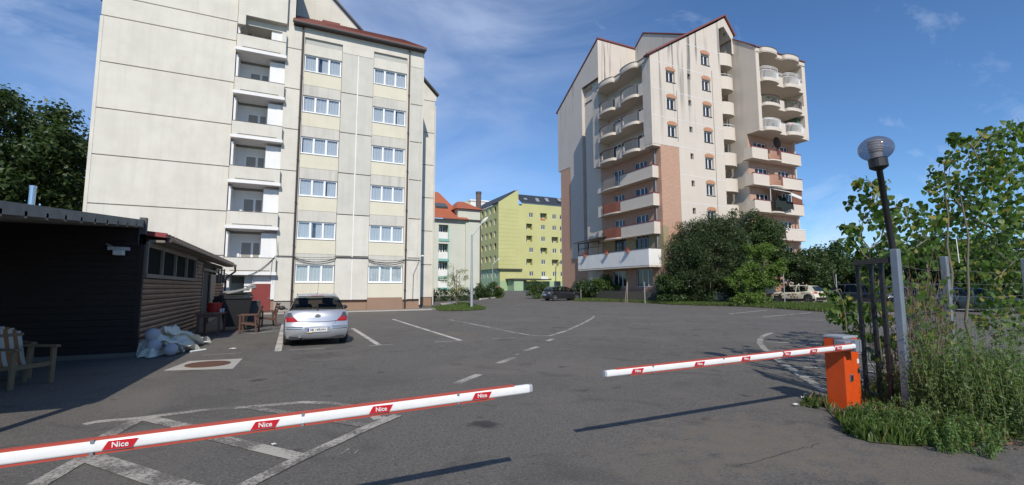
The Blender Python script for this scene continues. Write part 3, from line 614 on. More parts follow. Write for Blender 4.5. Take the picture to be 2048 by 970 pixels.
    for i in range(3):
        zr = 24.0 - 2.62 * i; zb = zr - 1.0
        b = MB(); slabw(b, PB, full, zb - .13, zb, 2.0, .03); ribbon(b, PB, full, zb, zb + .22, .1)
        for u0, u1 in ((XB + .5, 42.92), (45.38, 46.52), (48.98, XB1 - .55)): ribbon(b, PB, [(u0, 0), (u1, 0)], zb + .22, zr, .1)
        bl = b.build('balcony', TW, T, auto=50)
        for c_, r_, o_ in bul: r = MB(); railing(r, PB, arcpts(c_, r_, o_), zb + .2, zr + .02, .13, .022); r.build('railing', WHITEP if i != 1 else IRON, bl)
        if i != 1:
            r = MB(); railing(r, PB, full, zr + .05, zr + .42 if i == 0 else zr + .15, 1.2, .02); r.build('rail', WHITEP, bl)
            if i == 0: r = MB(); railing(r, PB, full, zr + .2, zr + .3, 9, .02); r.build('rail', WHITEP, bl)
        r = MB(); ribbon(r, PB, full, zr + .003, zr + .05, .13); r.build('coping', REDTRIM if i < 2 else WHITEP, bl)
        window(T, (43.6, YB + 1.93, zb + .1), 2.0, 2.0, (.35, .7)); window(T, (47.0, YB + 1.93, zb + .1), 1.9, 2.0, (.4,))
    gl_ = [(43.0 + .35 * i_, YB + .15, 21.42 + .12 * (i_ % 3), .22) for i_ in range(18)]
    global BALCONY_PLANTS; BALCONY_PLANTS = (T, gl_)
    m = MB(); m.box(49.3, YB + .5, 19.0, 49.75, YB + 1.9, 21.0); m.build('green_blind', M('dull green blind', (.08, .14, .09), .9), T)
    m = MB(); m.box(46.9, YB - .08, 18.75, 47.4, YB - .02, 19.15); m.build('drying_cloth', M('crimson cloth', (.3, .03, .05), .9), T)
    # roofs (seen only as red edges from below)
    r = MB(); r.prism([(31.3, YA - .12, 24.73), (41.1, YA - .12, 30.85), (41.1, YA - .12, 31.03), (31.25, YA - .12, 24.91)], (0, 9.6, 0)); r.prism([(30.05, YA - .12, 23.95), (31.29, YA - .12, 24.72), (31.24, YA - .12, 24.90), (30.0, YA - .12, 24.13)], (0, .5, 0)); r.prism([(41.1, YA - .12, 30.85), (42.55, YA - .12, 28.95), (42.7, YA - .12, 29.05), (41.1, YA - .12, 31.03)], (0, 9.6, 0)); r.build('roof', REDTILE, T)
    tr = MB(); tr.beam((30.0, YA - .16, 24.1), (41.1, YA - .16, 31.0), .1, .16); tr.beam((41.1, YA - .16, 31.0), (42.6, YA - .16, 29.0), .1, .16); tr.build('verge_board', M('faded red verge', (.21, .075, .07), .75), T)
    r = MB(); r.prism([(XB - .1, YB - .1, 26.5), (XB1 + .1, YB - .1, 26.5), (XB1 + .1, 36, 30.9), (XB - .1, 36, 30.9)], (0, 0, .12)); r.build('roof', REDTILE, T)
    # lower right bay: brick with straight balconies
    YL = 31.9; PLw = faceY(YL); X1 = 49.6
    wl = MB(); lows = [16.0 - 2.75 * i for i in range(6)]
    hs = []
    for zr in lows: hs += [(43.3, 45.3, zr - .85, zr + .95), (47.0, 48.9, zr - .05, zr + 1.0)]
    wall_sheet(wl, PLw, XB, X1 + .3, -.3, 17.62, hs, .2); wl.box(X1 + .3, YL, -.3, X1 + .35, 40, 17.6); wl.build('brick_wall', BRICK, T)
    for h in hs: window(T, (h[0], YL + .12, h[2]), h[1] - h[0], h[3] - h[2], (.35, .7))
    YF = 30.98; PF = faceY(YF)
    for i, zr in enumerate(lows):
        zb = zr - 1.05; ln = [(41.8, .0), (44.2, 0)] + arcpts(45.2, .95, .35)[1:-1] + [(46.2, 0), (X1, 0)]
        b = MB(); slabw(b, PF, ln, zb - .14, zb, 1.1, .03)
        for q in ([(41.8, 0), (44.2, 0)], [(46.2, 0), (X1, 0)]): ribbon(b, PF, q, zb, zr, .1)
        b.box(41.8, YF + .1, zb, 41.9, YL, zr); b.box(X1 - .1, YF + .1, zb, X1, YL, zr); bl = b.build('balcony', TW, T)
        c = MB(); c.box(41.76, YF - .03, zr, 44.25, YF + .13, zr + .07); c.box(46.15, YF - .03, zr, X1 + .04, YF + .13, zr + .07); c.build('coping', REDTRIM if i != 3 else PWH, bl)
        r = MB(); railing(r, PF, arcpts(45.2, .98, .35), zb + .02, zr + .03, .1); r.build('railing', M('brown red railing', (.25, .08, .05), .6) if i < 2 else IRON, bl)
        q = MB(); q.box(X1 - .45, YF + .35, zr, X1 - .3, YF + .5, zr + 1.58); q.build('balcony_post', PWH if i == 2 else TW, T)
    # awning, shutters, dish, flowers and drying cloth on the balconies
    z = lows[2]
    a = MB(); a.prism([(44.3, YF + .3, z + 1.45), (47.3, YF + .3, z + 1.3), (47.6, YF - 1.1, z + .55), (45.9, YF - 1.1, z + .85)], (0, 0, .06)); a.prism([(45.9, YF - 1.1, z + .9), (47.6, YF - 1.1, z + .6), (47.6, YF - 1.1, z + .25), (45.9, YF - 1.1, z + .55)], (0, .03, 0)); a.build('awning', M('white awning cloth', (.75, .73, .7), .8), T)
    MB().tube([(44.4, YF + .1, z), (44.4, YF + .1, z + 1.5)], .035, 6).build('awning_pole', WHITEP, T)
    s = MB()
    for i in range(16): s.box(47.9, YF + .12, z + .03 + i * .1, X1, YF + .2, z + .12 + i * .1)
    s.build('roller_shutter', M('brown roller shutter', (.22, .09, .05), .6), T)
    window(T, (46.3, YF + .12, z + .08), 1.5, .95, (.33, .66))
    m = MB(); n = 10
    m.grid([[(44.4 + 2.9 * i / n, YF - .38 + .07 * sin(i * 2.1), z + .08 - .9 * j / 4 + .2 * sin(i * .9) * (j > 0)) for i in range(n + 1)] for j in range(5)]); m.grid([[(45.3 + 1.6 * i / n, YF + .1 + .05 * sin(i * 2.5), z + 1.0 - .5 * abs(sin(i * 1.3)) - .25 * j) for i in range(n + 1)] for j in range(4)])
    m.build('dark_netting', M('dark green netting', (.015, .022, .02), .9), T)
    z = lows[0]; d = MB(); n = 16
    c = Vector((44.9, YF - .45, z + .62)); ax = Vector((.72, -.35, .25)).normalized(); u = ax.cross(Vector((0, 0, 1))).normalized(); v = u.cross(ax)
    d.grid([[c + (u * cos(2 * pi * i / n) + v * sin(2 * pi * i / n)) * r_ + ax * .35 * r_ * r_ for i in range(n + 1)] for r_ in (.01, .25, .5, .62)]); d.tube([c, c + Vector((0, .5, -.4))], .03, 6); d.build('satellite_dish', M('dark dish', (.05, .05, .055), .5), T)
    # --- left side: stair strip of curved balconies
    PC = faceX(XA0); Y0, Y1 = 33.0, 42.55
    s = MB(); s.box(XA0, Y0 + .003, 15.4, XA0 + .6, 34.15, 24.15); s.box(XA0 + .002, 41.45, 15.4, 33.9, Y1, 23.9); s.box(XA0 + .6, Y0 + .35, 15.15, 31.88, Y1 - .2, 15.38); s.box(XA0 + 1.36, 34.15, 15.4, XA0 + 1.5, 41.45, 24.1); s.build('upper_wall', M('tower pier plaster', (.58, .52, .45), .9, .4, 4, streak=.5, bump=.15, bs=30), T)
    s = MB(); s.box(XA0 + .01, Y0 + .02, 15.2, XA0 + 1.4, Y1 - .02, 15.39); s.build('soffit', TW, T)
    bul = [(36.0, 1.25, .62), (39.7, 1.25, .62)]; full = wavy(34.15, 41.45, bul)
    top = MB(); PCc = faceX(XA0 - .013); ribbon(top, PCc, wavy(33.6, 41.6, bul), 23.75, 24.2, .12); slabw(top, PCc, wavy(33.6, 41.6, bul), 23.7, 23.82, 1.4, 0); top.build('canopy', TW, T, auto=50)
    tr = MB(); ribbon(tr, faceX(XA0 - .03), wavy(33.5, 41.7, bul), 24.203, 24.3, .2); tr.build('canopy_edge', GREYTRIM, T)
    STEEL = M('grey painted railing', (.17, .17, .18), .5)
    for i in range(3):
        zr = 21.85 - 2.76 * i; zb = zr - 1.1; b = MB(); slabw(b, PC, full, zb - .14, zb, 1.4, .03); ribbon(b, PC, full, zb, zb + .16, .1)
        for u0, u1 in ((34.15, 34.78), (37.22, 38.48), (40.92, 41.45)): ribbon(b, PC, [(u0, 0), (u1, 0)], zb + .16, zr, .1)
        bl = b.build('balcony', TW, T, auto=50)
        for c_, r_, o_ in bul: r = MB(); railing(r, PC, arcpts(c_, r_, o_), zb + .15, zr + .03, .15, .019 if i < 2 else .012); r.build('railing', STEEL if i < 2 else IRON, bl)
        r = MB(); ribbon(r, PC, full, zr + .003, zr + .06, .13); r.build('coping', REDTRIM if i else GREYTRIM, bl)
        for yy, ww in ((36.6, 1.9), (40.6, 1.9)): window(T, (XA0 + 1.3, yy, zb + .15), ww, 1.95, (.4, .72), FACE_L)
    # lower left side: brick, straight balconies with one curved end
    XL = 31.5; PLx = faceX(XL); lowz = [13.4 - 2.72 * i for i in range(3)]
    hs = []
    for zr in lowz: hs += [(35.0, 36.9, zr - .2, zr + 1.0), (38.6, 40.3, zr - .7, zr + .95)]
    hg = [(35.0, 37.0, 5.0, 7.1), (38.5, 40.4, 5.0, 6.9)]; hh = [(34.6, 37.0, 1.75, 3.5), (38.6, 40.8, 1.75, 3.4)]
    w = MB(); wall_sheet(w, PLx, YA + .33, Y1, 7.55, 15.2, hs, .2); w.build('brick_wall', BRICK, T)
    w = MB(); wall_sheet(w, PLx, YA + .33, Y1, 3.75, 7.547, hg, .2); w.box(XL - .006, YA + .006, 3.75, 32.2, YA + .34, 7.5); w.build('brick_wall', BRICKY, T, label='yellowish brick first storey')
    w = MB(); wall_sheet(w, PLx, YA + .33, Y1, -.3, 3.747, hh, .2); w.build('brick_wall', BRICK, T)
    for h in hs: window(T, (XL + .12, h[1], h[2]), h[1] - h[0], h[3] - h[2], (.4, .7), FACE_L)
    for h in hg + hh: window(T, (XL + .12, h[1], h[2]), h[1] - h[0], h[3] - h[2], (.36, .68), FACE_L, fmat=M('brown window frame', (.12, .09, .08), .5) if h in hg else WPVC)
    PD = faceX(30.75)
    for i, zr in enumerate(lowz):
        zb = zr - 1.05; arc = arcpts(39.9, 1.35, .3); ln = [(33.4, 0)] + [(38.3, 0)] + arc[1:-1] + [(41.3, 0), (42.2, 0)]
        b = MB(); slabw(b, PD, ln, zb - .14, zb, .76, .03); ribbon(b, PD, [(33.4, 0), (38.3, 0)], zb, zr, .1); ribbon(b, PD, [(41.3, 0), (42.2, 0)], zb, zr, .1); b.box(30.85, 33.4, zb, XL, 33.5, zr); bl = b.build('balcony', TW, T)
        c = MB(); c.box(30.72, 33.37, zr, 30.86, 38.3, zr + .07); c.box(30.86, 33.36, zr + .002, XL, 33.52, zr + .072); c.build('coping', REDTRIM, bl)
        r = MB(); railing(r, PD, [(38.3, 0)] + arc[1:-1] + [(41.3, 0)], zb, zr + .04, .11, .018); r.build('railing', STEEL if i == 0 else M('brown red railing', (.25, .08, .05), .6), bl)
        if i: p = MB(); ribbon(p, faceX(30.8), [(38.3, 0)] + arc[1:-1] + [(41.3, 0)], zb + .05, zr - .1, .02); p.build('railing_panel', M('brown railing panel', (.16, .07, .05), .6), bl)
    MB().tube([(31.42, 33.75, 5.4), (31.42, 33.75, 15.2)], .065, 8).build('drainpipe', GALV, T)
    # white ground floor balcony of separate panels, its flower pots and lean-to
    ys = np.linspace(33.4, 45.3, 9)
    for a, b in zip(ys, ys[1:]): MB().box(30.0, a + .015, 3.78, 30.1, b - .015, 5.34).build('balcony_panel', PWH, T)
    m = MB(); m.box(30.1, 33.4, 3.78, XL, 33.5, 5.34); m.build('balcony_panel', PWH, T); m = MB(); m.box(29.97, 33.37, 5.342, 30.14, 45.3, 5.42); m.box(30.14, 33.37, 5.34, XL, 33.52, 5.418); m.build('coping', GREYTRIM, T)
    MB().box(30.02, 33.42, 3.6, XL, 45.3, 3.775).build('slab', TW, T)
    for y in (36.2, 39.6, 43.6):
        m = MB(); m.lathe([(.13, 0), (.2, .28)], (29.82, y, 5.1), n=10); m.build('flower_pot', M('terracotta', (.35, .14, .08), .8), T); m = MB()
        for _ in range(60):
            a = random.uniform(0, 2 * pi); r_ = random.uniform(0, .3); p = Vector((29.82 + r_ * cos(a), y + r_ * sin(a), 5.42 + random.uniform(-.25, .25))); q = Vector((random.uniform(-1, 1), random.uniform(-1, 1), random.uniform(-1, 1))) * .08; m.poly(p, p + q, p + q + Vector((q.z, q.x, q.y)), p + Vector((q.z, q.x, q.y)))
        m.build('flowers', M('dry red flowers', (.3, .06, .04), .8), T, kind='stuff')
    WD = M('dark weathered timber', (.055, .045, .04), .8)
    m = MB()
    for y in (41.2, 43.2, 45.2): m.box(30.02, y, 5.42, 30.12, y + .1, 6.75)
    m.box(30.02, 41.2, 6.1, 30.1, 45.3, 6.16); m.box(30.0, 41.2, 6.7, 30.12, 45.35, 6.8); m.build('lean_to_frame', WD, T)
    m = MB(); m.prism([(29.7, 40.4, 7.0), (29.7, 45.8, 6.75), (32.5, 45.8, 7.5), (32.5, 40.4, 7.7)], (0, 0, .1)); m.build('lean_to_roof', WD, T)
    # --- far left wing: half gable, strip of windows
    XD, XS = 33.5, 33.95
    w = MB(); w.poly((XD, 49.1, 5.45), (XD, 52.1, 5.45), (XD, 52.1, 18.0), (XD, 49.1, 18.0)); w.poly((XD, 49.1, 18.0), (XD, 55.2, 18.0), (XD, 55.2, 26.8), (XD, 49.1, 30.55)); w.poly((XD, 49.1, 5.45), (XS, 49.1, 5.45), (XS, 49.1, 30.5), (XD, 49.1, 30.55)); w.poly((XD, 52.1, 18), (XD + .5, 52.1, 18), (XD + .5, 55.2, 18), (XD, 55.2, 18))
    w.poly((XD, 45.4, 27.9), (XD, 49.1, 27.9), (XD, 49.1, 30.55), (XD, 45.4, 32.8)); w.build('wing_wall', sooty('stained wing plaster', (.56, .51, .46), (.17, .165, .155), 19, 31, .7), T)
    zw = [21.9 - 2.74 * i for i in range(7)] + [26.9, 24.6][:1]; hs = [(47.5, 48.9, z, z + 1.25) for z in zw if z < 26]
    w = MB(); wall_sheet(w, faceX(XS), 45.4, 49.1, 5.4, 27.9, hs + [(47.4, 48.9, 25.8, 27.1)], .15); w.build('strip_wall', M('strip plaster', (.57, .52, .46), .9, .4, 4, streak=.45), T)
    for h in hs + [(47.4, 48.9, 25.8, 27.1)]:
        window(T, (XS + .06, h[1], h[2]), h[1] - h[0], h[3] - h[2], (.55,), FACE_L); MB().box(XS - .012, h[0] - .05, h[3] + .06, XS - .002, h[1] + .05, h[3] + .5).build('brick_lintel', ARCH, T); MB().box(XS - .1, h[0] - .05, h[2] - .08, XS - .002, h[1] + .05, h[2]).build('window_sill', GREYTRIM, T)
    w = MB(); w.poly((XD + .03, 52.1, -.3), (XD + .03, 54.6, -.3), (XD + .03, 54.6, 18), (XD + .03, 52.1, 18)); w.poly((XD + .04, 45.4, -.3), (XD + .04, 52.1, -.3), (XD + .04, 52.1, 5.45), (XD + .04, 45.4, 5.45)); w.poly((XD + .04, 45.4, -.3), (XD + .04, 45.4, 5.45), (36, 45.4, 5.45), (36, 45.4, -.3)); w.build('brick_wall', BRICK, T)
    window(T, (XD + .0, 48.0, 1.9), 1.3, 1.6, (.5,), FACE_L)
    w = MB(); w.poly((XD, 45.4, 5.4), (39.5, 45.4, 5.4), (39.5, 45.4, 32.8), (XD, 45.4, 32.8)); w.poly((39.5, 45.4, 5.4), (44, 45.4, 5.4), (44, 45.4, 32.8), (39.5, 45.4, 32.8)); w.build('wing_front', SOOTW, T)
    w = MB(); w.prism([(XD + .5, 45.42, -.3), (XD + .5, 54.5, -.3), (XD + .5, 54.5, 26.6), (XD + .5, 45.42, 32.5)], (12, 0, 0)); w.build('core_wall', TW, T)
    r = MB(); r.prism([(XD - .12, 45.3, 32.82), (XD - .12, 55.5, 26.62), (46, 55.5, 26.62), (46, 45.3, 32.82)], (0, 0, .16)); r.build('roof', REDTILE, T)
    r = MB(); r.beam((XD - .14, 45.32, 32.95), (40.0, 45.32, 32.95), .1, .14); r.build('verge_board', MATS['faded red verge'], T)
    # spine gable between
    w = MB(); w.prism([(39.5, 45.38, 24), (39.5, 45.38, 32.9), (39.5, 43.75, 34.15), (39.5, 36.5, 30.2), (39.5, 36.5, 24)], (8, 0, 0)); w.build('spine_wall', sooty('stained spine plaster', (.5, .47, .43), (.14, .135, .13), 22, 33, .7), T)
    r = MB(); r.prism([(39.4, 43.75, 34.2), (39.4, 36.3, 30.15), (47.5, 36.3, 30.15), (47.5, 43.75, 34.2)], (0, 0, .15)); r.prism([(39.4, 43.75, 34.2), (39.4, 45.6, 32.8), (47.5, 45.6, 32.8), (47.5, 43.75, 34.2)], (0, 0, .15)); r.build('roof', REDTILE, T)
tower()

# ------------------------------------------------------------------ buildings at the back
def grid_wall(mb, P, u0, u1, z0, z1, holes, deep): wall_sheet(mb, P, u0, u1, z0, z1, holes, deep)
def yellow_block():
    Yw, Xc = 105., 47.6; zg = gz(50, Yw)
    B = thing('apartment_block', 'lime yellow apartment block with pointed wedge and pale green base, far across the yard', 'building', (Xc, Yw, zg))
    YEL = M('lime yellow cladding', (.53, .52, .23), .8, .25, 12, streak=.15); YGR = M('pale green cladding', (.33, .46, .27), .8, .2, 10); SLATE = M('dark slate roof', (.035, .04, .05), .6); WF = M('pale window frame', (.6, .6, .6), .5)
    fl = 2.76
    # measured on the picture, carried onto the planes
    p = lambda x, y, Y: onY(x, y, Y)
    x0 = p(997, 500, Yw).x; x1 = p(1037, 500, Yw).x; zt0 = p(996, 404, Yw).z; zt1 = p(1036, 379.5, Yw).z
    zb = zg - 1
    z2 = p(1010, 537, Yw).z
    w = MB(); w.prism([(x0, Yw, z2), (x1, Yw, z2), (x1, Yw, zt1), (x0, Yw, zt0)], (0, .4, 0)); w.prism([(x0 + .6, Yw + .41, z2), (x1 - .01, Yw + .41, z2), (x1 - .01, Yw + .41, zt1 - .1), (x0 + .6, Yw + .41, zt0)], (0, 5, 0)); w.build('wedge_wall', YEL, B)
    g = MB()
    for i in range(int((zt0 - z2) / 1.0)): g.box(x0 + .02, Yw - .02, z2 + i * 1.0, x1 - .02, Yw - .003, z2 + i * 1.0 + .04)
    g.build('cladding_joint', M('cladding joint', (.36, .35, .1), .8), B, kind='stuff')
    Yr = Yw + 3.0; xr0 = p(1044, 500, Yr).x; xr1 = xr0 + 26; zr = p(1060, 407, Yr).z
    holes = []; bal = []
    rows = [p(1060, y, Yr).z for y in (430, 453, 477, 500, 523.5, 547.5)]
    pat = [['w', 'b', 'w', 'w'], ['B', 'w', 'w', 'w'], ['B', 'w', 'b', 'w'], ['w', 'b', 'w', 'w'], ['B', 'w', 'b', 'w'], ['w', 'w', 'w', 'w']]
    cx = [p(x, 480, Yr).x for x in (1062.5, 1086.5, 1109, 1124)]
    step = cx[1] - cx[0]; cx += [cx[3] + step * i for i in (1, 2, 3, 4)]
    for r_, zc in enumerate(rows):
        for c_, xc in enumerate(cx):
            k = pat[r_][c_] if c_ < 4 else random.choice('wwb')
            if k == 'w': holes.append((xc - .62, xc + .62, zc - .62, zc + .62))
            else:
                q = (xc - .9 - (1.0 if k == 'B' else 0), xc + 1.2 - (.9 if k == 'B' else 0), zc - .85, zc + .75); bal.append(q)
    w = MB(); wall_sheet(w, faceY(Yr), xr0, xr1, zb, zr, holes, .25); 
    w2 = MB(); wall_sheet(w2, faceY(Yr), xr0, xr1, zb, zr, holes + bal, .25)
    w2.build('front_wall', YEL, B)
    for a, b, c, d in bal: MB().box(a, Yr + 1.2, c, b, Yr + 1.3, d).box(b - .02, Yr + .26, c, b, Yr + 1.2, d).build('balcony_recess', YEL, B)
    for a, b, c, d in holes: window(B, (a, Yr + .12, c), b - a, d - c, (.5,), fr=.12, fmat=WF)
    for a, b, c, d in bal: window(B, (a + .1, Yr + 1.1, c), (b - a) * .55, d - c - .2, (.5,), fr=.1, fmat=WF)
    a, b, c, d = bal[0]; MB().box(a + .1, Yr - .1, c - .3, a + 1.5, Yr - .02, c + .05).build('drying_cloth', M('orange red cloth', (.6, .12, .06), .8), B)
    s = MB(); s.box(x1 + .01, Yw + 1.8, zb, xr0, Yr + 4, zr - 1); s.build('stair_wall', YEL, B)
    for y in (427, 450, 474, 498, 524): zc = p(1040, y, Yw + 1.7).z; window(B, (x1 + .12, Yw + 1.74, zc - 1.0), .75, 1.9, (), fr=.1, fmat=WF)
    r = MB(); zt = p(1060, 391, Yr).z; r.prism([(xr0 - .2, Yr - .2, zr), (xr1, Yr - .2, zr), (xr1, Yr + 4, zt + .75), (xr0 - .2, Yr + 4, zt + .75)], (0, 0, .2)); r.build('roof', SLATE, B)
    for x in (1052, 1075, 1094, 1119): q = p(x, 402, Yr + 1.2); MB().hexa([(q.x - .5, Yr + .9, q.z - .55 + .3), (q.x + .5, Yr + .9, q.z - .55 + .3), (q.x + .5, Yr + 1.8, q.z + .6), (q.x - .5, Yr + 1.8, q.z + .6), (q.x - .5, Yr + .8, q.z - .2), (q.x + .5, Yr + .8, q.z - .2), (q.x + .5, Yr + 1.7, q.z + .9), (q.x - .5, Yr + 1.7, q.z + .9)]).build('roof_window', M('skylight glass', (.25, .28, .3), .2), B)
    r = MB(); r.beam((x0 - .1, Yw + 2.2, zt0 + .02), (x1 + .1, Yw + 2.2, zt1 + .02), 4.0, .2); r.build('wedge_roof', SLATE, B)
    # left side face with its windows
    XL = x0; PLx = faceX(XL); y1 = Yw + 24
    hl = []
    for r_, yy in enumerate((426, 449, 472, 495.5, 519)):
        for c_ in range(7):
            u = Yw + 2.2 + c_ * 2.9; zc = rows[r_] + .55
            hl.append((u - .75, u + .75, zc - .75, zc + .75))
    w = MB(); wall_sheet(w, PLx, Yw + .41, y1, z2, zt0 - .3, hl, .4); w.build('side_wall', YEL, B)
    for i, h in enumerate(hl): window(B, (XL + .2, h[1], h[2]), 1.5, 1.5, (.5,), FACE_L, fr=.14, fmat=WF) if i % 3 else MB().box(XL + .38, h[0], h[2], XL + .4, h[1], h[3]).build('balcony_recess', ROOMDK, B)
    r = MB(); r.prism([(XL - .2, Yw, zt0 - .3), (XL - .2, y1, zt0 - .3), (XL + 6, y1, zt0 + 4), (XL + 6, Yw + 3, zt0 + 4)], (0, 0, .2)); r.build('roof', SLATE, B)
    g = MB(); hb = [(Yw + 1.5 + i * 2.6, Yw + 2.9 + i * 2.6, z2 - 2.2, z2 - .5) for i in range(8)]; wall_sheet(g, faceX(XL + .35), Yw + .3, y1, zb, z2, hb + [(Yw + 1.8 + i * 2.6, Yw + 2.9 + i * 2.6, zg + .4, zg + 2.1) for i in range(8)], .2); g.build('base_side_wall', YGR, B)
    for h in hb + [(Yw + 1.8 + i * 2.6, Yw + 2.9 + i * 2.6, zg + .4, zg + 2.1) for i in range(8)]: window(B, (XL + .45, h[1], h[2]), h[1] - h[0], h[3] - h[2], (.5,), FACE_L, fr=.12, fmat=WF)
    zm = p(1010, 562, Yw).z; xb = p(1001, 500, Yw).x
    m = MB(); m.box(xb, Yw + .4, zm, x1 + 2.5, Yw + 5, z2 - .2); m.build('base_wall', YEL, B); m = MB(); m.box(xb, Yw + .38, zb, xr1, Yw + 5, zm - .01); m.build('base_wall', YGR, B)
    m = MB(); m.box(x0, Yw - .2, z2 - .35, x1 + 1.0, Yw + 1, z2 - .01); m.build('base_canopy', M('dark canopy', (.06, .06, .05), .7), B)
    zc = p(1060, 557, Yw - 4).z; xa = p(1026, 557, Yw - 4).x; xe = p(1103, 557, Yw - 4).x
    m = MB(); m.box(xa, Yw - 4, zc - .35, xe, Yw + 2, zc + .0); m.build('porch_roof', MATS['dark canopy'], B); m = MB(); m.box(xa + .5, Yw - 3.6, zg - .5, xa + 3, Yw, zc - .4); m.build('porch_wall', YGR, B); m = MB(); m.box(p(1082, 558, Yw - 4).x, Yw - 4.1, zc - .1, p(1096, 558, Yw - 4).x, Yw - 4, zc + .5); m.build('porch_sign', WHITEP, B)
    for i in range(6): MB().box(xr0 + 1.5 + i * 3.3, Yw + .3, zg + .8, xr0 + 3.4 + i * 3.3, Yw + .36, zg + 2.4).build('window', DGLASS, B)
    c = MB(); c.box(xr0 + .1, Yr + 1.4, zb, xr1, Yr + 12, zr - .1); c.box(XL + .7, Yw + .5, zb, xr0, y1 - .2, zt0 - .4); c.build('core_wall', YEL, B)
yellow_block()
def green_block():
    Y = 62.; zg = gz(20, Y)
    B = thing('apartment_house', 'pale mint apartment house under orange red tiled hip roof, turquoise balcony frames', 'building', (20, Y, zg))
    MINT = M('pale mint plaster', (.58, .60, .52), .85, .2, 8, streak=.15); TQ = M('turquoise paint', (.22, .46, .41), .6); OR = M('orange red clay tiles', (.40, .115, .055), .7, .3, 3)
    p = lambda x, y: onY(x, y, Y)
    xa = p(840, 500).x; xb = p(897, 500).x; xc = p(930, 500).x; xd = p(958, 500).x; xw = p(877, 500).x; ze = p(890, 438, ).z; zt = p(880, 400).z
    hz = [(p(880, b).z, p(880, a).z) for a, b in ((449, 477), (487, 517), (523, 552), (560, 575))]
    w = MB(); wall_sheet(w, faceY(Y), xa, xc, zg - 1, ze, [(xw, xb, a, b) for a, b in hz], 1.2); w.build('front_wall', MINT, B)
    for a, b in hz:
        m = MB(); m.box(xw, Y - .1, a - .35, xb + .1, Y + .05, a); m.box(xb - .12, Y - .05, a, xb + .02, Y + .1, b); m.build('balcony_frame', TQ, B)
        m = MB(); m.box(xw, Y - .06, a, xb - .13, Y + .0, a + .9); m.build('parapet', PWH, B); window(B, (xw + .1, Y + 1.0, a), (xb - xw) - .3, b - a - .05, (.33, .66), fr=.1)
        m = MB(); m.box(xw, Y + 1.15, a - .3, xb, Y + 1.2, b); m.build('back_wall', MINT, B)
    m = MB(); m.box(xc, Y - .25, zg - 1, xd, Y + 10, ze + 1.2); m.box(xa, Y + 1.21, zg - 1, xc, Y + 10, ze - .1); m.build('side_wing', MINT, B)
    m = MB(); m.prism([(xa - .5, Y - .7, ze), (xc + .25, Y - .7, ze), (xc - .6, Y + 1.6, p(915, 421).z), (xa - .5, Y + 1.6, p(915, 421).z)], (0, 0, .12)); m.prism([(xa - .5, Y + 1.6, p(915, 421).z), (xc - .5, Y + 1.6, p(915, 421).z), (xb, Y + 5.5, zt + 2.2), (xa - .5, Y + 5.5, zt + 2.2)], (0, 0, .1)); m.build('roof', OR, B)
    zz = p(945, 420).z; m = MB(); m.hexa([(xc - 1.6, Y - .7, zz), (xd + .4, Y - .7, zz), (xd + .4, Y + 7, zz), (xc - 1.6, Y + 7, zz), (xc - .2, Y + 2.6, zz + 1.6), (xd - 1.5, Y + 2.6, zz + 1.6), (xd - 1.5, Y + 4, zz + 1.6), (xc - .2, Y + 4, zz + 1.6)]); m.build('roof', OR, B)
    m = MB(); m.box(xc - 1.2, Y - .3, ze, xd + .05, Y + 7, zz - .02); m.build('side_wing', MINT, B)
    q = onY(882, 411, Y + 2.4); m = MB(); m.hexa([(q.x - .9, Y + 2.0, q.z - .45), (q.x + .9, Y + 2.0, q.z - .45), (q.x + .8, Y + 3, q.z + .2), (q.x - .8, Y + 3, q.z + .2), (q.x - .9, Y + 1.9, q.z - .2), (q.x + .9, Y + 1.9, q.z - .2), (q.x + .8, Y + 2.9, q.z + .45), (q.x - .8, Y + 2.9, q.z + .45)]); m.build('roof_window', M('dark skylight', (.08, .1, .11), .15), B)
    MB().box(xc - .1, Y - .5, ze - .05, xd, Y - .28, ze + .1).build('gutter', GREYTRIM, B)
green_block()
def far_white():
    Y = 150.; a = onY(941, 420, Y); b = onY(972, 404, Y); zg = 1.0
    B = thing('building', 'white flat topped building just showing above the orange red roofs', 'building', (a.x, Y, zg))
    MB().box(a.x, Y, zg, b.x + 8, Y + 12, b.z).build('wall', WHITEP, B); MB().box(a.x - .3, Y - .3, b.z + .003, b.x + 8.3, Y + 12.3, b.z + .5).build('parapet', PWH, B); MB().box(a.x - 3, Y + .5, zg, a.x - .02, Y + 10, b.z - .5).build('wall', M('yellow side wall', (.55, .5, .3), .9), B)
    c = onY(957, 420, 100.); t = onY(957, 388, 100.); m = MB(); m.tube([(c.x, 100, 1), (c.x, 100, t.z)], .62, 14)
    o = solo(m, 'chimney', M('sooty brick chimney', (.16, .11, .09), .9, .4, 2), 'tall sooty chimney rising behind the orange red roofs', 'chimney', (c.x, 100, 1))
    m = MB(); m.lathe([(.68, 0), (.68, .5), (.5, .5)], (c.x, 100, t.z), n=14); m.build('cap', GREYTRIM, o)
far_white()

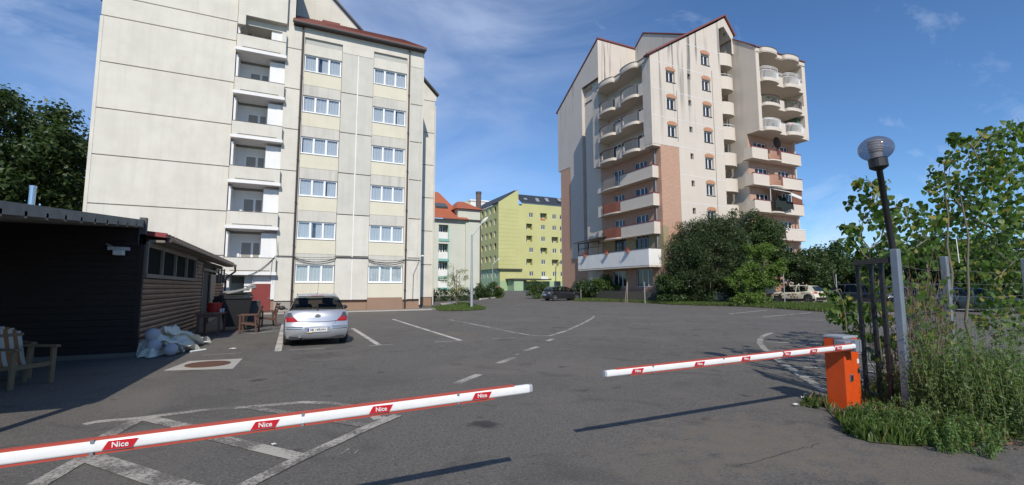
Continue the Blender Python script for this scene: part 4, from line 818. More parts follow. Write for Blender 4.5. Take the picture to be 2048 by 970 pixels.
# ------------------------------------------------------------------ timber bar and its terrace canopy on the left
def shed():
    X0, Y0, Y1 = -3.4, 14.3, 29.7
    S = thing('timber_bar', 'low dark timber bar clad in horizontal boards under a red tin roof', 'shed', (X0, Y0, 0))
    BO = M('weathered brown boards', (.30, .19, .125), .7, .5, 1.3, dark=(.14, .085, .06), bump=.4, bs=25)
    FR = M('weathered pale timber', (.22, .19, .155), .8, .4, 1)
    RT = M('red tin roof', (.24, .03, .035), .5, .3, 2, dark=(.15, .025, .03))
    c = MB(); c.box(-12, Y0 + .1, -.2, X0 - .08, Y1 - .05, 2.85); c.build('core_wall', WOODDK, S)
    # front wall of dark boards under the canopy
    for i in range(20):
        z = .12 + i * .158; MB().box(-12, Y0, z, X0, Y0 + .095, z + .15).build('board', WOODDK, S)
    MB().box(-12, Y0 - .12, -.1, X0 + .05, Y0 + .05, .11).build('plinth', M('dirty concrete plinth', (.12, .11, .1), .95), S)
    # side boards, each one lapped over the one below; they stop at the window, the vent and the door
    zb = .1; i = 0
    segs = [(Y0 + .12, 21.3), (21.32, 22.9), (26.4, 28.0), (28.02, Y1)]
    while zb < 2.7:
        for j, (a, b) in enumerate(segs):
            if j == 0 and zb > 1.86: continue
            if zb > 1.9 and j in (2, 3): continue
            m = MB(); m.prism([(X0 - .075, a, zb), (X0 - .03, a, zb), (X0 + .012, a, zb + .03), (X0 + .035 - .004 * (j % 2), a, zb + .085), (X0 - .005, a, zb + .128), (X0 - .075, a, zb + .128)], (0, b - a, 0)); m.build('board', BO, S)
        zb += .14; i += 1
    MB().box(X0 - .07, Y0 - .02, .1, X0 + .04, Y0 + .11, 3.0).build('corner_post', WOODDK, S)
    # window band
    f = MB(); f.box(X0 - .02, Y0 + .3, 1.93, X0 + .06, 21.3, 2.03); f.box(X0 - .02, Y0 + .3, 2.72, X0 + .05, 21.3, 2.85)
    for y in (Y0 + .3, 16.2, 17.85, 19.55, 21.22): f.box(X0 - .015, y - .05, 2.031, X0 + .055, y + .05, 2.719)
    f.build('window_frame', FR, S)
    for a, b in ((14.66, 16.14), (16.26, 17.79), (17.91, 19.49), (19.61, 21.16)): MB().box(X0 - .03, a, 2.032, X0 - .02, b, 2.718).build('pane', M('dusty dark pane', (.03, .032, .03), .9, spec=.0), S)
    v = MB(); v.box(X0, 21.6, 2.3, X0 + .03, 22.6, 2.35); v.box(X0, 21.6, 2.65, X0 + .03, 22.6, 2.7)
    for k in range(3): v.box(X0 + .001, 21.65, 2.39 + k * .09, X0 + .05, 22.55, 2.43 + k * .09)
    v.build('vent_grille', FR, S)
    MB().box(X0 - .05, 22.95, .1, X0 - .03, 24.85, 2.4).build('doorway', ROOMDK, S)
    f = MB(); f.box(X0 - .02, 22.9, .1, X0 + .05, 23.0, 2.45); f.box(X0 - .02, 22.9, 2.4, X0 + .055, 26.4, 2.5); f.build('door_frame', FR, S)
    d = MB(); d.box(X0 + .0, 24.9, .12, X0 + .06, 26.35, 2.3); dr = d.build('door', M('plain brown door', (.20, .155, .115), .6, .3, 1), S); MB().box(X0 + .06, 25.0, 1.1, X0 + .1, 25.1, 1.2).build('handle', GALV, dr)
    MB().box(X0 - .02, 26.5, 1.95, X0 + .02, 29.6, 2.65).build('pane', DGLASS, S); [MB().box(X0 - .01, y, 1.92, X0 + .05, y + .09, 2.7).build('window_post', FR, S) for y in (26.45, 27.5, 28.5, 29.6)]
    # roof with tin tiles and gutter
    R = MB(); R.prism([(X0 + .38, Y0 + .35, 2.97), (X0 + .4, Y1 + .6, 2.97), (-7.5, Y1 + .6, 3.42), (-7.5, Y0 + .35, 3.42)], (0, 0, .07)); ro = R.build('roof', RT, S)
    R = MB()
    for k in range(40): y = Y0 + .4 + k * .39; R.beam((X0 + .4, y, 3.06), (-7.5, y, 3.51), .09, .05)
    for k in range(10): R.beam((X0 + .38 - k * .4, Y0 + .4, 3.055 + k * .042), (X0 + .38 - k * .4, Y1 + .55, 3.055 + k * .042), .04, .03)
    R.build('tin_tile_ribs', RT, ro, kind='stuff')
    MB().box(X0 + .02, Y0 + .4, 2.84, X0 + .36, Y1 + .5, 2.9).build('soffit_board', FR, S)
    MB().tube([(X0 + .45, Y0 + .5, 2.93), (X0 + .45, Y1 + .7, 2.93)], .075, 8).build('gutter', PIPE, S)
    MB().tube([(X0 + .45, Y1 + .55, 2.9), (X0 + .47, Y1 + .6, 2.6), (X0 + .1, Y1 + .3, 2.25), (X0 + .08, Y1 + .1, 2.1), (X0 + .08, Y1 + .1, .2)], .055, 8).build('drainpipe', PIPE, S)
    p = at(63, 406, 11.5); t = at(64, 371, 11.5); m = MB(); m.lathe([(.062, 0), (.062, t.z - p.z + .33), (.07, t.z - p.z + .33), (.07, t.z - p.z + .4)], (p.x, p.y, p.z - .4), n=16); m.build('stove_pipe', M('bright stove pipe', (.6, .6, .62), .25, metal=1), S)
    # security camera on the dark front
    q = onY(238, 497, Y0 - .2); C = thing('security_camera', 'white security camera on a bracket at the dark timber corner', 'camera', (q.x, Y0, q.z))
    m = MB(); m.tube([(q.x - .3, Y0, q.z + .12), (q.x - .12, Y0 - .15, q.z + .02)], .02, 6); m.box(q.x - .22, Y0 - .2, q.z - .04, q.x + .18, Y0 - .06, q.z + .04); m.build('bracket', M('dull white plastic', (.5, .5, .5), .5), C); m = MB(); m.box(q.x - .1, Y0 - .26, q.z - .16, q.x + .1, Y0 - .1, q.z - .045); m.build('housing', WHITEP, C, bevel=.01)
    m = MB(); m.tube([(q.x + .15, Y0 - .02, q.z + .04), (q.x + .3, Y0 - .02, q.z + .1), (-3.42, Y0 - .02, q.z + .02), (-3.42, Y0 - .02, 2.9)], .012, 5); m.build('cable', IRON, C)
    # canopy
    zc = lambda y: 3.36 - .094 * (14.3 - y)
    K = thing('terrace_canopy', 'sloping terrace canopy with grey fascia and rafter ends, shading the dark bar front', 'canopy', (-3.4, 6.0, 0))
    FM = M('grey brown weathered fascia', (.26, .25, .225), .65, .6, .9, dark=(.11, .11, .11))
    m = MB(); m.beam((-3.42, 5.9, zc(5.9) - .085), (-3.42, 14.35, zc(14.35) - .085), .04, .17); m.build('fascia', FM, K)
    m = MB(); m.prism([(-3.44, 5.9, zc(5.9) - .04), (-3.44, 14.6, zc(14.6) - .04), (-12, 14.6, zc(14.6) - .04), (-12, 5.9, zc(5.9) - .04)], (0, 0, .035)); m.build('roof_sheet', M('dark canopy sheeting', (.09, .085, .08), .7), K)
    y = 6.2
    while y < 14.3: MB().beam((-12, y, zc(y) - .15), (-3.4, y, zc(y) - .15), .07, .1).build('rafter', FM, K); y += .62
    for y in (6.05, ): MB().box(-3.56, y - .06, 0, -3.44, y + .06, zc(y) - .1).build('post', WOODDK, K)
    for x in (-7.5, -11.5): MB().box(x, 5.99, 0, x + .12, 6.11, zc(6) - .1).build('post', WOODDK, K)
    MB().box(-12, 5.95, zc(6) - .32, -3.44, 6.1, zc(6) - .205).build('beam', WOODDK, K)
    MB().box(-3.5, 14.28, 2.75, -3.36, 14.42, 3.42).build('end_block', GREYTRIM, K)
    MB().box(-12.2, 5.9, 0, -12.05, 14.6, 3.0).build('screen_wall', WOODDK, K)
shed()

# ------------------------------------------------------------------ furniture by the bar
def armchair(name, label, loc, rotz, striped, group, wood, slats=None):
    A = thing(name, label, 'armchair', (loc[0], loc[1], gz(loc[0], loc[1])), group, rotz)
    def b(n, m, mat, lab=None): return m.build(n, mat, A, local=True, bevel=.008)
    for x in (-.3, .3):
        b('leg', MB().prism([(x - .035, -.3, 0), (x + .035, -.3, 0), (x + .03, -.24, 0), (x - .03, -.24, 0)], (0, 0, .62)), wood)
        b('leg', MB().beam((x, .27, 0), (x, .2, .62), .05, .06, (0, 1, 0)), wood)
        b('armrest', MB().box(x - .045, -.36, .622, x + .045, .3, .66), wood)
        b('rail', MB().beam((x * .93, -.26, .36), (x * .93, .26, .27), .03, .07), wood)
    b('stretcher', MB().box(-.3, -.285, .3, .3, -.255, .38), wood)
    F = [M('shade toned orange canvas', (.24, .10, .035), .9), M('shade toned off white canvas', (.40, .37, .33), .9)]  # both canvas colours darkened to carry the shade under the canopy
    if striped:
        n = 8
        for i in range(n):
            x = -.27 + i * .54 / n; pr = [(x, -.27, .385), (x, 0, .30), (x, .2, .30), (x, .26, .42), (x, .34, .72), (x, .38, .86), (x, .395, .90 + .05 * sin(i / 7 * pi))]
            m = MB(); m.grid([pr, [(x + .54 / n, y, z) for _, y, z in pr]]); m.grid([[(px, y + .006, z - .014) for px, y, z in pr], [(px + .54 / n, y + .006, z - .014) for px, y, z in pr]]); m.build('canvas_stripe', F[i % 2], A, local=True, smooth=True)
        b('back_rail', MB().beam((-.3, .37, .84), (.3, .37, .84), .03, .05), wood)
    else:
        for i in range(6): b('seat_slat', MB().box(-.27, -.27 + i * .085, .37 - .012 * i, .27, -.2 + i * .085, .395 - .012 * i), wood)
        for i in range(4): b('back_slat', MB().box(-.27, .245 + .035 * i, .5 + i * .12, .27, .265 + .035 * i, .59 + i * .12), wood)
        for x in (-.28, .28): b('back_post', MB().beam((x, .2, .3), (x, .37, .98), .04, .05, (0, 1, 0)), wood)
    return A
WN = M('raw pale timber', (.19, .13, .075), .7, .4, .5); WO = M('orange brown timber', (.10, .045, .03), .6, .4, .6)
ga = 'striped canvas armchairs in the shade of the canopy'; gb = 'slatted wooden armchairs by the bins'
armchair('armchair', 'striped canvas armchair nearest the yard, pale timber frame, before the dark bar', (-4.16, 10.9), RAD(58), True, ga, WN)
armchair('armchair', 'striped canvas armchair cut by the left edge of the photo, half behind another', (-4.74, 11.75), RAD(40), True, ga, WN)
armchair('armchair', 'slatted wooden armchair between the table and the hatchback, beside the black bin', (-1.35, 19.75), RAD(-95), False, gb, WO)
armchair('armchair', 'slatted wooden armchair standing before the red metal door', (-.85, 22.2), RAD(-78), False, gb, WO)
def table():
    x0, x1, y0, y1 = -2.95, -2.15, 18.9, 20.6; z = gz(-2.5, 19.7)
    T = thing('table', 'brown timber table against the bar wall with a red tub on it', 'table', (-2.55, 19.75, z))
    TB = M('dark brown table timber', (.12, .06, .045), .5, .4, .8)
    for i in range(5): MB().box(x0 + i * .16, y0, z + .72, x0 + i * .16 + .155, y1, z + .76).build('plank', TB, T)
    for x in (x0 + .06, x1 - .12):
        for y in (y0 + .08, y1 - .14): MB().box(x, y, z, x + .07, y + .07, z + .72).build('leg', TB, T)
    MB().box(x0 + .05, y0 + .05, z + .62, x1 - .05, y0 + .09, z + .715).box(x0 + .05, y1 - .09, z + .62, x1 - .05, y1 - .05, z + .715).build('apron', TB, T)
    RP = M('red plastic', (.45, .025, .02), .4)
    m = MB(); m.lathe([(.2, 0), (.24, .3), (.26, .3), (.26, .33), (.23, .33), (.19, .03)], (-2.55, 20.2, z + .761), n=20); solo(m, 'tub', RP, 'red plastic tub on the table by the bar wall', 'tub', (-2.55, 20.2, z + .761), smooth=False)
    for k, (x, y) in enumerate(((-2.3, 19.8), (-2.25, 20.05))):
        m = MB(); m.lathe([(.03, 0), (.04, .12), (.036, .12), (.03, .01)], (x, y, z + .761), n=12); solo(m, 'cup', WHITEP, ('white cup on the table, nearer to the yard', 'white cup on the table, closer to the red tub')[k], 'cup', (x, y, z + .761), 'cups on the table')
    for k, (x, y) in enumerate(((-1.95, 21.1), (-3.0, 18.4))): m = MB()
table()
def bin_():
    x, y = -1.95, 21.0; z = gz(x, y); B = thing('wheeled_bin', 'large black wheeled waste bin heaped with grey boards before the block', 'bin', (x, y, z), None, RAD(8))
    BK = M('black bin plastic', (.009, .0095, .01), .6, .3, 1)
    def b(n, m, mat): return m.build(n, mat, B, local=True, bevel=.012)
    b('body', MB().hexa([(-.38, -.3, .15), (.38, -.3, .15), (.38, .3, .15), (-.38, .3, .15), (-.52, -.42, 1.2), (.52, -.42, 1.2), (.52, .42, 1.2), (-.52, .42, 1.2)]), BK)
    b('rim', MB().box(-.56, -.46, 1.202, .56, .46, 1.27), BK)
    b('lid', MB().prism([(-.55, -.45, 1.275), (.55, -.45, 1.30), (.55, .5, 1.42), (-.55, .5, 1.36)], (0, 0, .05)), BK)
    for sx in (-.35, .35):
        for sy in (-.25, .25): b('wheel', MB().lathe([(.08, -.03), (.1, -.02), (.1, .02), (.08, .03)], (sx, sy, .1), 'x', 14), BK)
    G_ = M('grey scrap boards', (.3, .29, .27), .85)
    m = MB(); m.beam((-.35, -.3, 1.42), (.6, -.1, 1.66), .34, .05); solo_ = m.build('scrap_board', G_, B, local=True); m = MB(); m.beam((-.5, -.1, 1.46), (.4, .2, 1.55), .3, .04); m.build('scrap_board', G_, B, local=True)
    m = MB(); m.tube([(.35, -.25, 1.62), (.5, -.2, 1.72), (.62, -.15, 1.70), (.6, -.1, 1.6)], .06, 8); m.build('scrap_tube', G_, B, local=True, smooth=True)
    m = MB(); random.seed(3)
    for i in range(14): a = Vector((random.uniform(-.9, -.35), random.uniform(-.45, .1), random.uniform(.9, 1.3))); m.prism([a, a + Vector((random.uniform(.1, .3), random.uniform(-.1, .1), random.uniform(-.15, .15))), a + Vector((random.uniform(.0, .2), .05, random.uniform(-.3, -.1)))], (.02, .05, .02))
    m.build('torn_bag', BK, B, local=True)
    # second lower bin half hidden behind
    x, y = -1.35, 21.6; z = gz(x, y); m = MB(); m.box(x - .2, y - .2, z + .05, x + .2, y + .25, z + 1.05); m.box(x - .23, y - .24, z + 1.052, x + .23, y + .28, z + 1.1); solo(m, 'waste_bin', M('dark grey bin plastic', (.05, .05, .05), .5), 'small dark grey waste bin tucked behind the large black one', 'bin', (x, y, z), bevel=.015)
bin_()
def cloth_pile():
    c = Vector((-2.98, 15.15, 0)); z0 = gz(c.x, c.y)
    P = thing('cloth_heap', 'heap of crumpled off white parasol cloth dumped against the bar wall', 'cloth', (c.x, c.y, z0))
    CM = M('off white cloth', (.74, .70, .58), .9, .3, .4, dark=(.36, .36, .33)); n, k = 90, 34
    from mathutils import noise as MN
    rows = []
    for j in range(k):
        t = j / (k - 1); r = 1 - t; row = []
        for i in range(n):
            a = 2 * pi * i / n; d = Vector((cos(a), sin(a), 0))
            rad = 1 + .16 * sin(3 * a + 1) + .1 * sin(7 * a) + .06 * sin(13 * a + 2)
            q = Vector((d.x * .62 * r * rad, d.y * 1.15 * r * rad, 0))
            h = .62 * (1 - r ** 2.2) + .02
            f = MN.noise(q * 4.1 + Vector((3, 1, t * 2))) * .13 + abs(MN.noise(q * 8.5 + Vector((7, 2, 4)))) * -.13 + .05 * MN.noise(q * 19)
            hh = max(.01, h * (.9 + .3 * MN.noise(q * 2.2)) + f * min(1, t * 4 + .1)); row.append((c.x + q.x + f * .3, c.y + q.y + f * .35, z0 + hh))
        rows.append(row + [row[0]])
    m = MB(); m.grid(rows); m.build('cloth', CM, P, smooth=True)
    for (a, b, w) in (((-2.9, 14.5, .62), (-2.35, 15.9, .18), .22), ((-3.05, 14.25, .5), (-2.45, 14.4, .12), .3), ((-2.7, 15.6, .4), (-2.2, 16.4, .1), .2), ((-2.8, 14.2, .3), (-2.25, 14.9, .05), .25)):
        a, b = Vector(a), Vector(b); d = (b - a); s = Vector((-d.y, d.x, 0)).normalized(); m = MB(); rws = []
        for j in range(9):
            v = j / 8 - .5; rws.append([a.lerp(b, i / 16) + s * w * v * (1 + .5 * i / 16) + Vector((0, 0, .07 * cos(v * 9 + i * .4) + .05 * sin(i * .8 + v * 6) + z0)) for i in range(17)])
        m.grid(rws); m.build('fold', CM, P, smooth=True)
    FO = M('pale lilac foam', (.46, .43, .46), .9, .3, .2)
    for (px, py, pz, r) in ((-3.05, 14.25, .50, .165), (-3.0, 14.17, .24, .17), (-2.62, 14.0, .15, .15)):
        m = MB(); m.lathe([(r * sin(pi * i / 12), -r * cos(pi * i / 12)) for i in range(13)], (px, py, pz + z0), n=20); solo(m, 'foam_ball', FO, {.50: 'topmost of the pale lilac foam balls at the cloth heap', .24: 'middle pale lilac foam ball pressed against the bar corner', .15: 'lowest pale lilac foam ball lying on the ground before the cloth heap'}[pz], 'ball', (px, py, z0 + pz - r), 'foam balls at the cloth heap', smooth=True)
    for a, b in (((-2.35, 15.9, .12), (-2.1, 16.1, .1)), ((-2.3, 14.5, .02), (-2.0, 14.75, .03)), ((-2.5, 16.2, .06), (-2.25, 16.4, .04))): MB().tube([Vector(a) + Vector((0, 0, z0)), Vector(b) + Vector((0, 0, z0))], .025, 6).build('parasol_rib', WHITEP, P)
cloth_pile()
# manhole in its concrete patch
def manhole():
    pts = [G(327, 742), G(378, 723), G(485, 718), G(466, 738)]
    m = MB(); m.prism([p + Vector((0, 0, .006)) for p in pts], (0, 0, .004)); o = m.build('concrete_patch', CONC); o['kind'] = 'structure'
    c = (pts[0] + pts[1] + pts[2] + pts[3]) / 4; RU = M('rusty cast iron', (.13, .06, .035), .85, .5, .3, bump=.4, bs=60)
    T = thing('manhole_cover', 'round rusty manhole cover set in a pale concrete patch', 'manhole', (c.x, c.y, gz(c.x, c.y)))
    z = gz(c.x, c.y) + .012; m = MB(); m.lathe([(.42, 0), (.42, .012), (.36, .016), (.36, .009), (.0, .009)], (c.x, c.y, z), n=28); m.build('rim', RU, T); m = MB(); m.lathe([(.34, 0), (.34, .015), (0, .017)], (c.x, c.y, z), n=28); m.build('lid', RU, T)
manhole()

# ------------------------------------------------------------------ barriers
ORG = M('orange enamel', (.68, .085, .012), .42, .4, .35, dark=(.45, .06, .015), streak=.35); WARM = M('white enamelled arm', (.80, .785, .765), .33, .3, .35, dark=(.62, .60, .56), fine=.1); REDR = M('red rubber edge', (.42, .06, .035), .55); STICK = M('red sticker', (.50, .012, .02), .4)
def sticker(parent, x, zc, y, w, h, torn=False):
    s = h * .55; m = MB(); m.prism([(x - w / 2, y, zc - h / 2), (x + w / 2 - s, y, zc - h / 2), (x + w / 2, y, zc + h / 2), (x - w / 2 + s, y, zc + h / 2)], (0, .002, 0))
    o = m.build('sticker', STICK, parent); t = textmesh('Nice', h * .86, WHITEP)
    rot = Matrix.Rotation(pi / 2, 4, 'X'); t.transform(Matrix.Translation(Vector((x, y - .003, zc)) - ROOT[parent.name]) @ rot); sub('lettering', t, o)
def arm(parent, xa, xb, za, zb, Y, stickers):
    # rectangular section with rounded edges from (xa, za) to (xb, zb); rubber edges above and below
    d = Vector((xb - xa, 0, zb - za)); L = d.length; n = 6; hw, hh = .026, .031
    sec = []
    for cx, cz, a0 in ((hw - .016, hh - .016, 0), (-hw + .016, hh - .016, 90), (-hw + .016, -hh + .016, 180), (hw - .016, -hh + .016, 270)):
        for k in range(4): a = RAD(a0 + k * 30); sec.append((cx + .016 * cos(a), cz + .016 * sin(a)))
    m = MB(); r0 = m._a([(xa, Y + y, za + z) for y, z in sec]); r1 = m._a([(xb, Y + y, zb + z) for y, z in sec]); q = len(sec)
    for k in range(q): k2 = (k + 1) % q; m.f.append((r0 + k, r0 + k2, r1 + k2, r1 + k)); m.mi.append(0)
    m.f.append(tuple(range(r0, r0 + q))); m.mi.append(0)
    m.build('arm', WARM, parent, auto=40)
    u = d.normalized()
    tip = Vector((xb, Y, zb)); m = MB(); m.prism([tip + Vector((0, y * .98, z * .98)) for y, z in sec], u * .025); m.build('end_cap', M('grey end cap', (.35, .36, .38), .5), parent)
    for s_, f0, f1 in ((1, .02, .97), (-1, .02, .93)):
        a = Vector((xa, Y, za)) + u * L * f0 + Vector((0, 0, s_ * (hh + .004))); b = Vector((xa, Y, za)) + u * L * f1 + Vector((0, 0, s_ * (hh + .004))); MB().beam(a, b, .032, .012).build('rubber_edge', REDR, parent)
    for f in np.linspace(.12, .86, 4):
        for s_ in (1, -1): c = Vector((xa, Y, za)) + u * L * f + Vector((0, -hw - .001, s_ * (hh - .002))); MB().box(c.x - .008, c.y - .004, c.z - .008, c.x + .008, c.y + .008, c.z + .008).build('rivet', GALV, parent)
    for x, w in stickers: sticker(parent, x, za + (zb - za) * (x - xa) / (xb - xa), Y - hw - .003, w, .044)
def cabinet(parent, x0, x1, y0, y1, zt, side):
    z0 = -.03
    body = MB(); w = x1 - x0
    body.box(x0, y0, z0, x0 + w * .74, y1, zt - .035); body.box(x0 + w * .74 + .012, y0 + .03, z0, x1, y1 - .01, zt - .035); body.box(x0 + w * .7, y0 + .045, z0, x0 + w * .8, y1 - .03, zt - .04)
    bo = body.build('housing', ORG, parent, bevel=.008)
    m = MB(); m.box(x0 - .004, y0 - .006, zt - .033, x0 + w * .74 + .004, y1, zt); m.box(x0 + w * .74 + .009, y0 + .024, zt - .034, x1 + .006, y1, zt - .006); m.build('lid', M('grey cast lid', (.30, .32, .35), .5), parent, bevel=.006)
    m = MB(); m.box(x0 + w * .22, y0 - .012, .38, x0 + w * .40, y0 - .001, .47); k = m.build('lock', GALV, parent); m = MB(); m.box(x0 + w * .25, y0 - .018, .39, x0 + w * .37, y0 - .0125, .46); m.build('keyhole', IRON, k)
    m = MB(); m.box(x1 - .07, y0 + .017, .60, x1 - .025, y0 + .027, .66); m.build('label_plate', WHITEP, parent)
    m = MB(); m.lathe([(.034, 0), (.034, -.008), (.02, -.012)], (x1 - .05, y0 + .027, .50), 'y', 14); m.build('vent_plug', IRON, parent)
    return bo
def barriers():
    Yc = 3.84; B = thing('barrier', 'orange barrier cabinet on the right with red edged white arm lowered leftwards', 'barrier', (6.85, 4.0, 0), 'car park barriers')
    q0 = onY(1662, 820, Yc); q1 = onY(1722, 818, Yc)
    x0, x1 = 6.81, 7.2; zt = 1.0
    cabinet(B, x0, x1, Yc, Yc + .26, .985, 1)
    ya = Yc - .13; a = onY(1709, 692, ya); b = onY(1211, 747.5, ya)
    st = [(onY(px, 720, ya).x, .16) for px in (1271, 1395, 1488, 1570, 1624, 1674)]
    arm(B, a.x, b.x, a.z, b.z, ya, st)
    m = MB(); m.box(a.x - .02, ya - .03, a.z - .075, a.x + .06, Yc + .12, a.z + .075); m.box(a.x + .07, ya - .035, a.z - .08, a.x + .10, Yc + .1, a.z + .08); m.box(a.x - .14, ya + .032, a.z - .065, a.x - .02, Yc + .02, a.z + .065); m.build('arm_clamp', M('grey cast clamp', (.27, .29, .33), .45, metal=.3), B, bevel=.006)
    # left barrier: its cabinet stands just outside the picture
    C = thing('barrier', 'nearest barrier arm, white with red rubber edges, reaching in from the left', 'barrier', (-2.4, 3.3, 0), 'car park barriers')
    ya = 3.16; b = onY(1056, 777, ya); l = onY(0, 917, ya); s = (b.z - l.z) / (b.x - l.x); xa = -2.35; za = b.z - s * (b.x - xa)
    st = [(onY(px, 850, ya).x, .15) for px in (247, 531, 760, 961)]
    arm(C, xa, b.x, za, b.z, ya, st)
    cabinet(C, -2.75, -2.35, ya + .13, ya + .39, .86, -1)
    m = MB(); m.box(xa - .1, ya - .03, za - .075, xa + .02, ya + .2, za + .075); m.build('arm_clamp', MATS['grey cast clamp'], C)
barriers()

def smoked():
    m = clearglass('smoked lamp glass', (.62, .61, .64), .02); nt = m.node_tree; L = nt.links.new
    o = next(n for n in nt.nodes if n.type == 'OUTPUT_MATERIAL'); src = o.inputs[0].links[0].from_socket
    d = N(nt, 'ShaderNodeBsdfDiffuse'); d.inputs[0].default_value = (.26, .26, .30, 1); mx = N(nt, 'ShaderNodeMixShader'); mx.inputs[0].default_value = .2; L(src, mx.inputs[1]); L(d.outputs[0], mx.inputs[2]); L(mx.outputs[0], o.inputs[0]); return m
# ------------------------------------------------------------------ gate, fence posts and lamp on the right
def gate():
    A = Vector((7.73, 4.08, 0)); Bp = Vector((7.3, 3.44, 0)); d = (Bp - A)
    T = thing('gate_frame', 'black square tube gate bars joined by a top rail beside the orange cabinet', 'gate', A)
    for t in (0, .42, .72): p = A + d * t; MB().box(p.x - .025, p.y - .025, -.1, p.x + .025, p.y + .025, 1.985).build('bar', IRON, T, bevel=.004)
    MB().beam(A + Vector((0, 0, 2.02)) - d * .06, Bp + Vector((0, 0, 2.02)), .07, .07).build('top_rail', IRON, T); MB().beam(A + Vector((0, 0, .12)), A + d * .9 + Vector((0, 0, .12)), .04, .05).build('bottom_rail', IRON, T)
    posts = [(7.25, 3.36), (9.75, 3.84), (11.9, 3.55), (14.3, 3.3)]
    F = thing('wire_fence', 'galvanised wire fence running right from the gate behind weeds and climbing shoots', 'fence', (7.25, 3.36, 0))
    for i, (x, y) in enumerate(posts):
        m = MB(); zt = 2.16; m.box(x - .045, y - .045, -.1, x + .045, y + .045, zt); P = m.build('post', GALV, F, bevel=.01)
        m = MB()
        for z in (.3, .7, 1.1, 1.5, 1.85): m.box(x + .03, y - .055, z, x + .055, y - .03, z + .02)
        m.build('wire_tie', GALV, P)
    WI = M('grey fence wire', (.2, .2, .19), .5, metal=.5)
    for z in np.arange(.25, 2.1, .21):
        m = MB(); [m.tube([(posts[i][0], posts[i][1] - .04, z), ((posts[i][0] + posts[i + 1][0]) / 2, (posts[i][1] + posts[i + 1][1]) / 2 - .04, z - .03), (posts[i + 1][0], posts[i + 1][1] - .04, z)], .0028, 4, False) for i in range(3)]; m.build('wire', WI, F)
    m = MB()
    for i in range(3):
        for t in np.linspace(0, 1, 26): x = posts[i][0] + (posts[i + 1][0] - posts[i][0]) * t; y = posts[i][1] + (posts[i + 1][1] - posts[i][1]) * t - .04; m.tube([(x, y, .08), (x, y, 1.3)], .0018, 3, False)
    m.build('wire_mesh', WI, F, kind='stuff')
    # globe lamp on its leaning post
    top = Vector((8.22, 3.93, 3.52)); base = Vector((8.33, 3.72, 0)); L = thing('globe_lamp', 'black leaning lamp post carrying a smoked glass globe with ribbed insert', 'street lamp', base)
    MB().tube([base, base.lerp(top, .5), top], [.05, .045, .042], 12).build('pole', IRON, L, smooth=True)
    u = (top - base).normalized(); m = MB(); m.tube([top - u * .05, top - u * .02, top + u * .0, top + u * .14], [.05, .10, .125, .125], 18); m.build('collar', IRON, L)
    c = top + u * .30; prof = [(max(.001, .235 * sin(pi * i / 20)), -.195 * cos(pi * i / 20)) for i in range(21)]; m = MB(); m.lathe(prof, c, n=32); m.build('globe', smoked(), L, smooth=True)
    m = MB(); rr = []
    for i in range(5): z = -.06 + i * .04; rr += [(.075 + i * .004, z), (.097 + i * .004, z + .01), (.097 + i * .004, z + .019), (.075 + i * .004, z + .03)]
    m.lathe([(.08, -.18), (.08, -.07)] + rr, c, n=20); m.build('ribbed_insert', M('white lamp insert', (.75, .72, .68), .4), L)
gate()

# ------------------------------------------------------------------ cars: one lofted body, own frame x right, y forward, rear at y = -L/2
TYRE = M('tyre rubber', (.025, .025, .026), .85); RIM = M('alloy rim', (.45, .46, .47), .35, metal=.8); UNDER = M('dark underbody', (.015, .015, .015), .9)
CGLASS = clearglass('car glass', (.45, .5, .48), .0); CDARK = M('dark car interior', (.02, .02, .022), .8); RLAMP = M('red lamp glass', (.40, .015, .02), .2, coat=.6); CLAMP = M('clear lamp glass', (.55, .56, .58), .12, metal=.5); BPL = M('black car plastic', (.022, .022, .024), .5)
def interp(tab, y):
    xs = [a for a, _ in tab]; ys = [b for _, b in tab]; n = len(xs)
    if y <= xs[0]: return ys[0]
    if y >= xs[-1]: return ys[-1]
    for i in range(n - 1):
        if xs[i] <= y <= xs[i + 1]:
            t = (y - xs[i]) / (xs[i + 1] - xs[i]); m0 = (ys[i + 1] - ys[max(i - 1, 0)]) / max(1e-6, xs[i + 1] - xs[max(i - 1, 0)]) ; m1 = (ys[min(i + 2, n - 1)] - ys[i]) / max(1e-6, xs[min(i + 2, n - 1)] - xs[i]); h = xs[i + 1] - xs[i]
            return (2 * t ** 3 - 3 * t * t + 1) * ys[i] + (t ** 3 - 2 * t * t + t) * h * m0 + (-2 * t ** 3 + 3 * t * t) * ys[i + 1] + (t ** 3 - t * t) * h * m1
def lin(tab, y):
    for (a, b), (c, d) in zip(tab, tab[1:]):
        if a <= y <= c: return b + (d - b) * (y - a) / (c - a)
    return tab[0][1] if y < tab[0][0] else tab[-1][1]
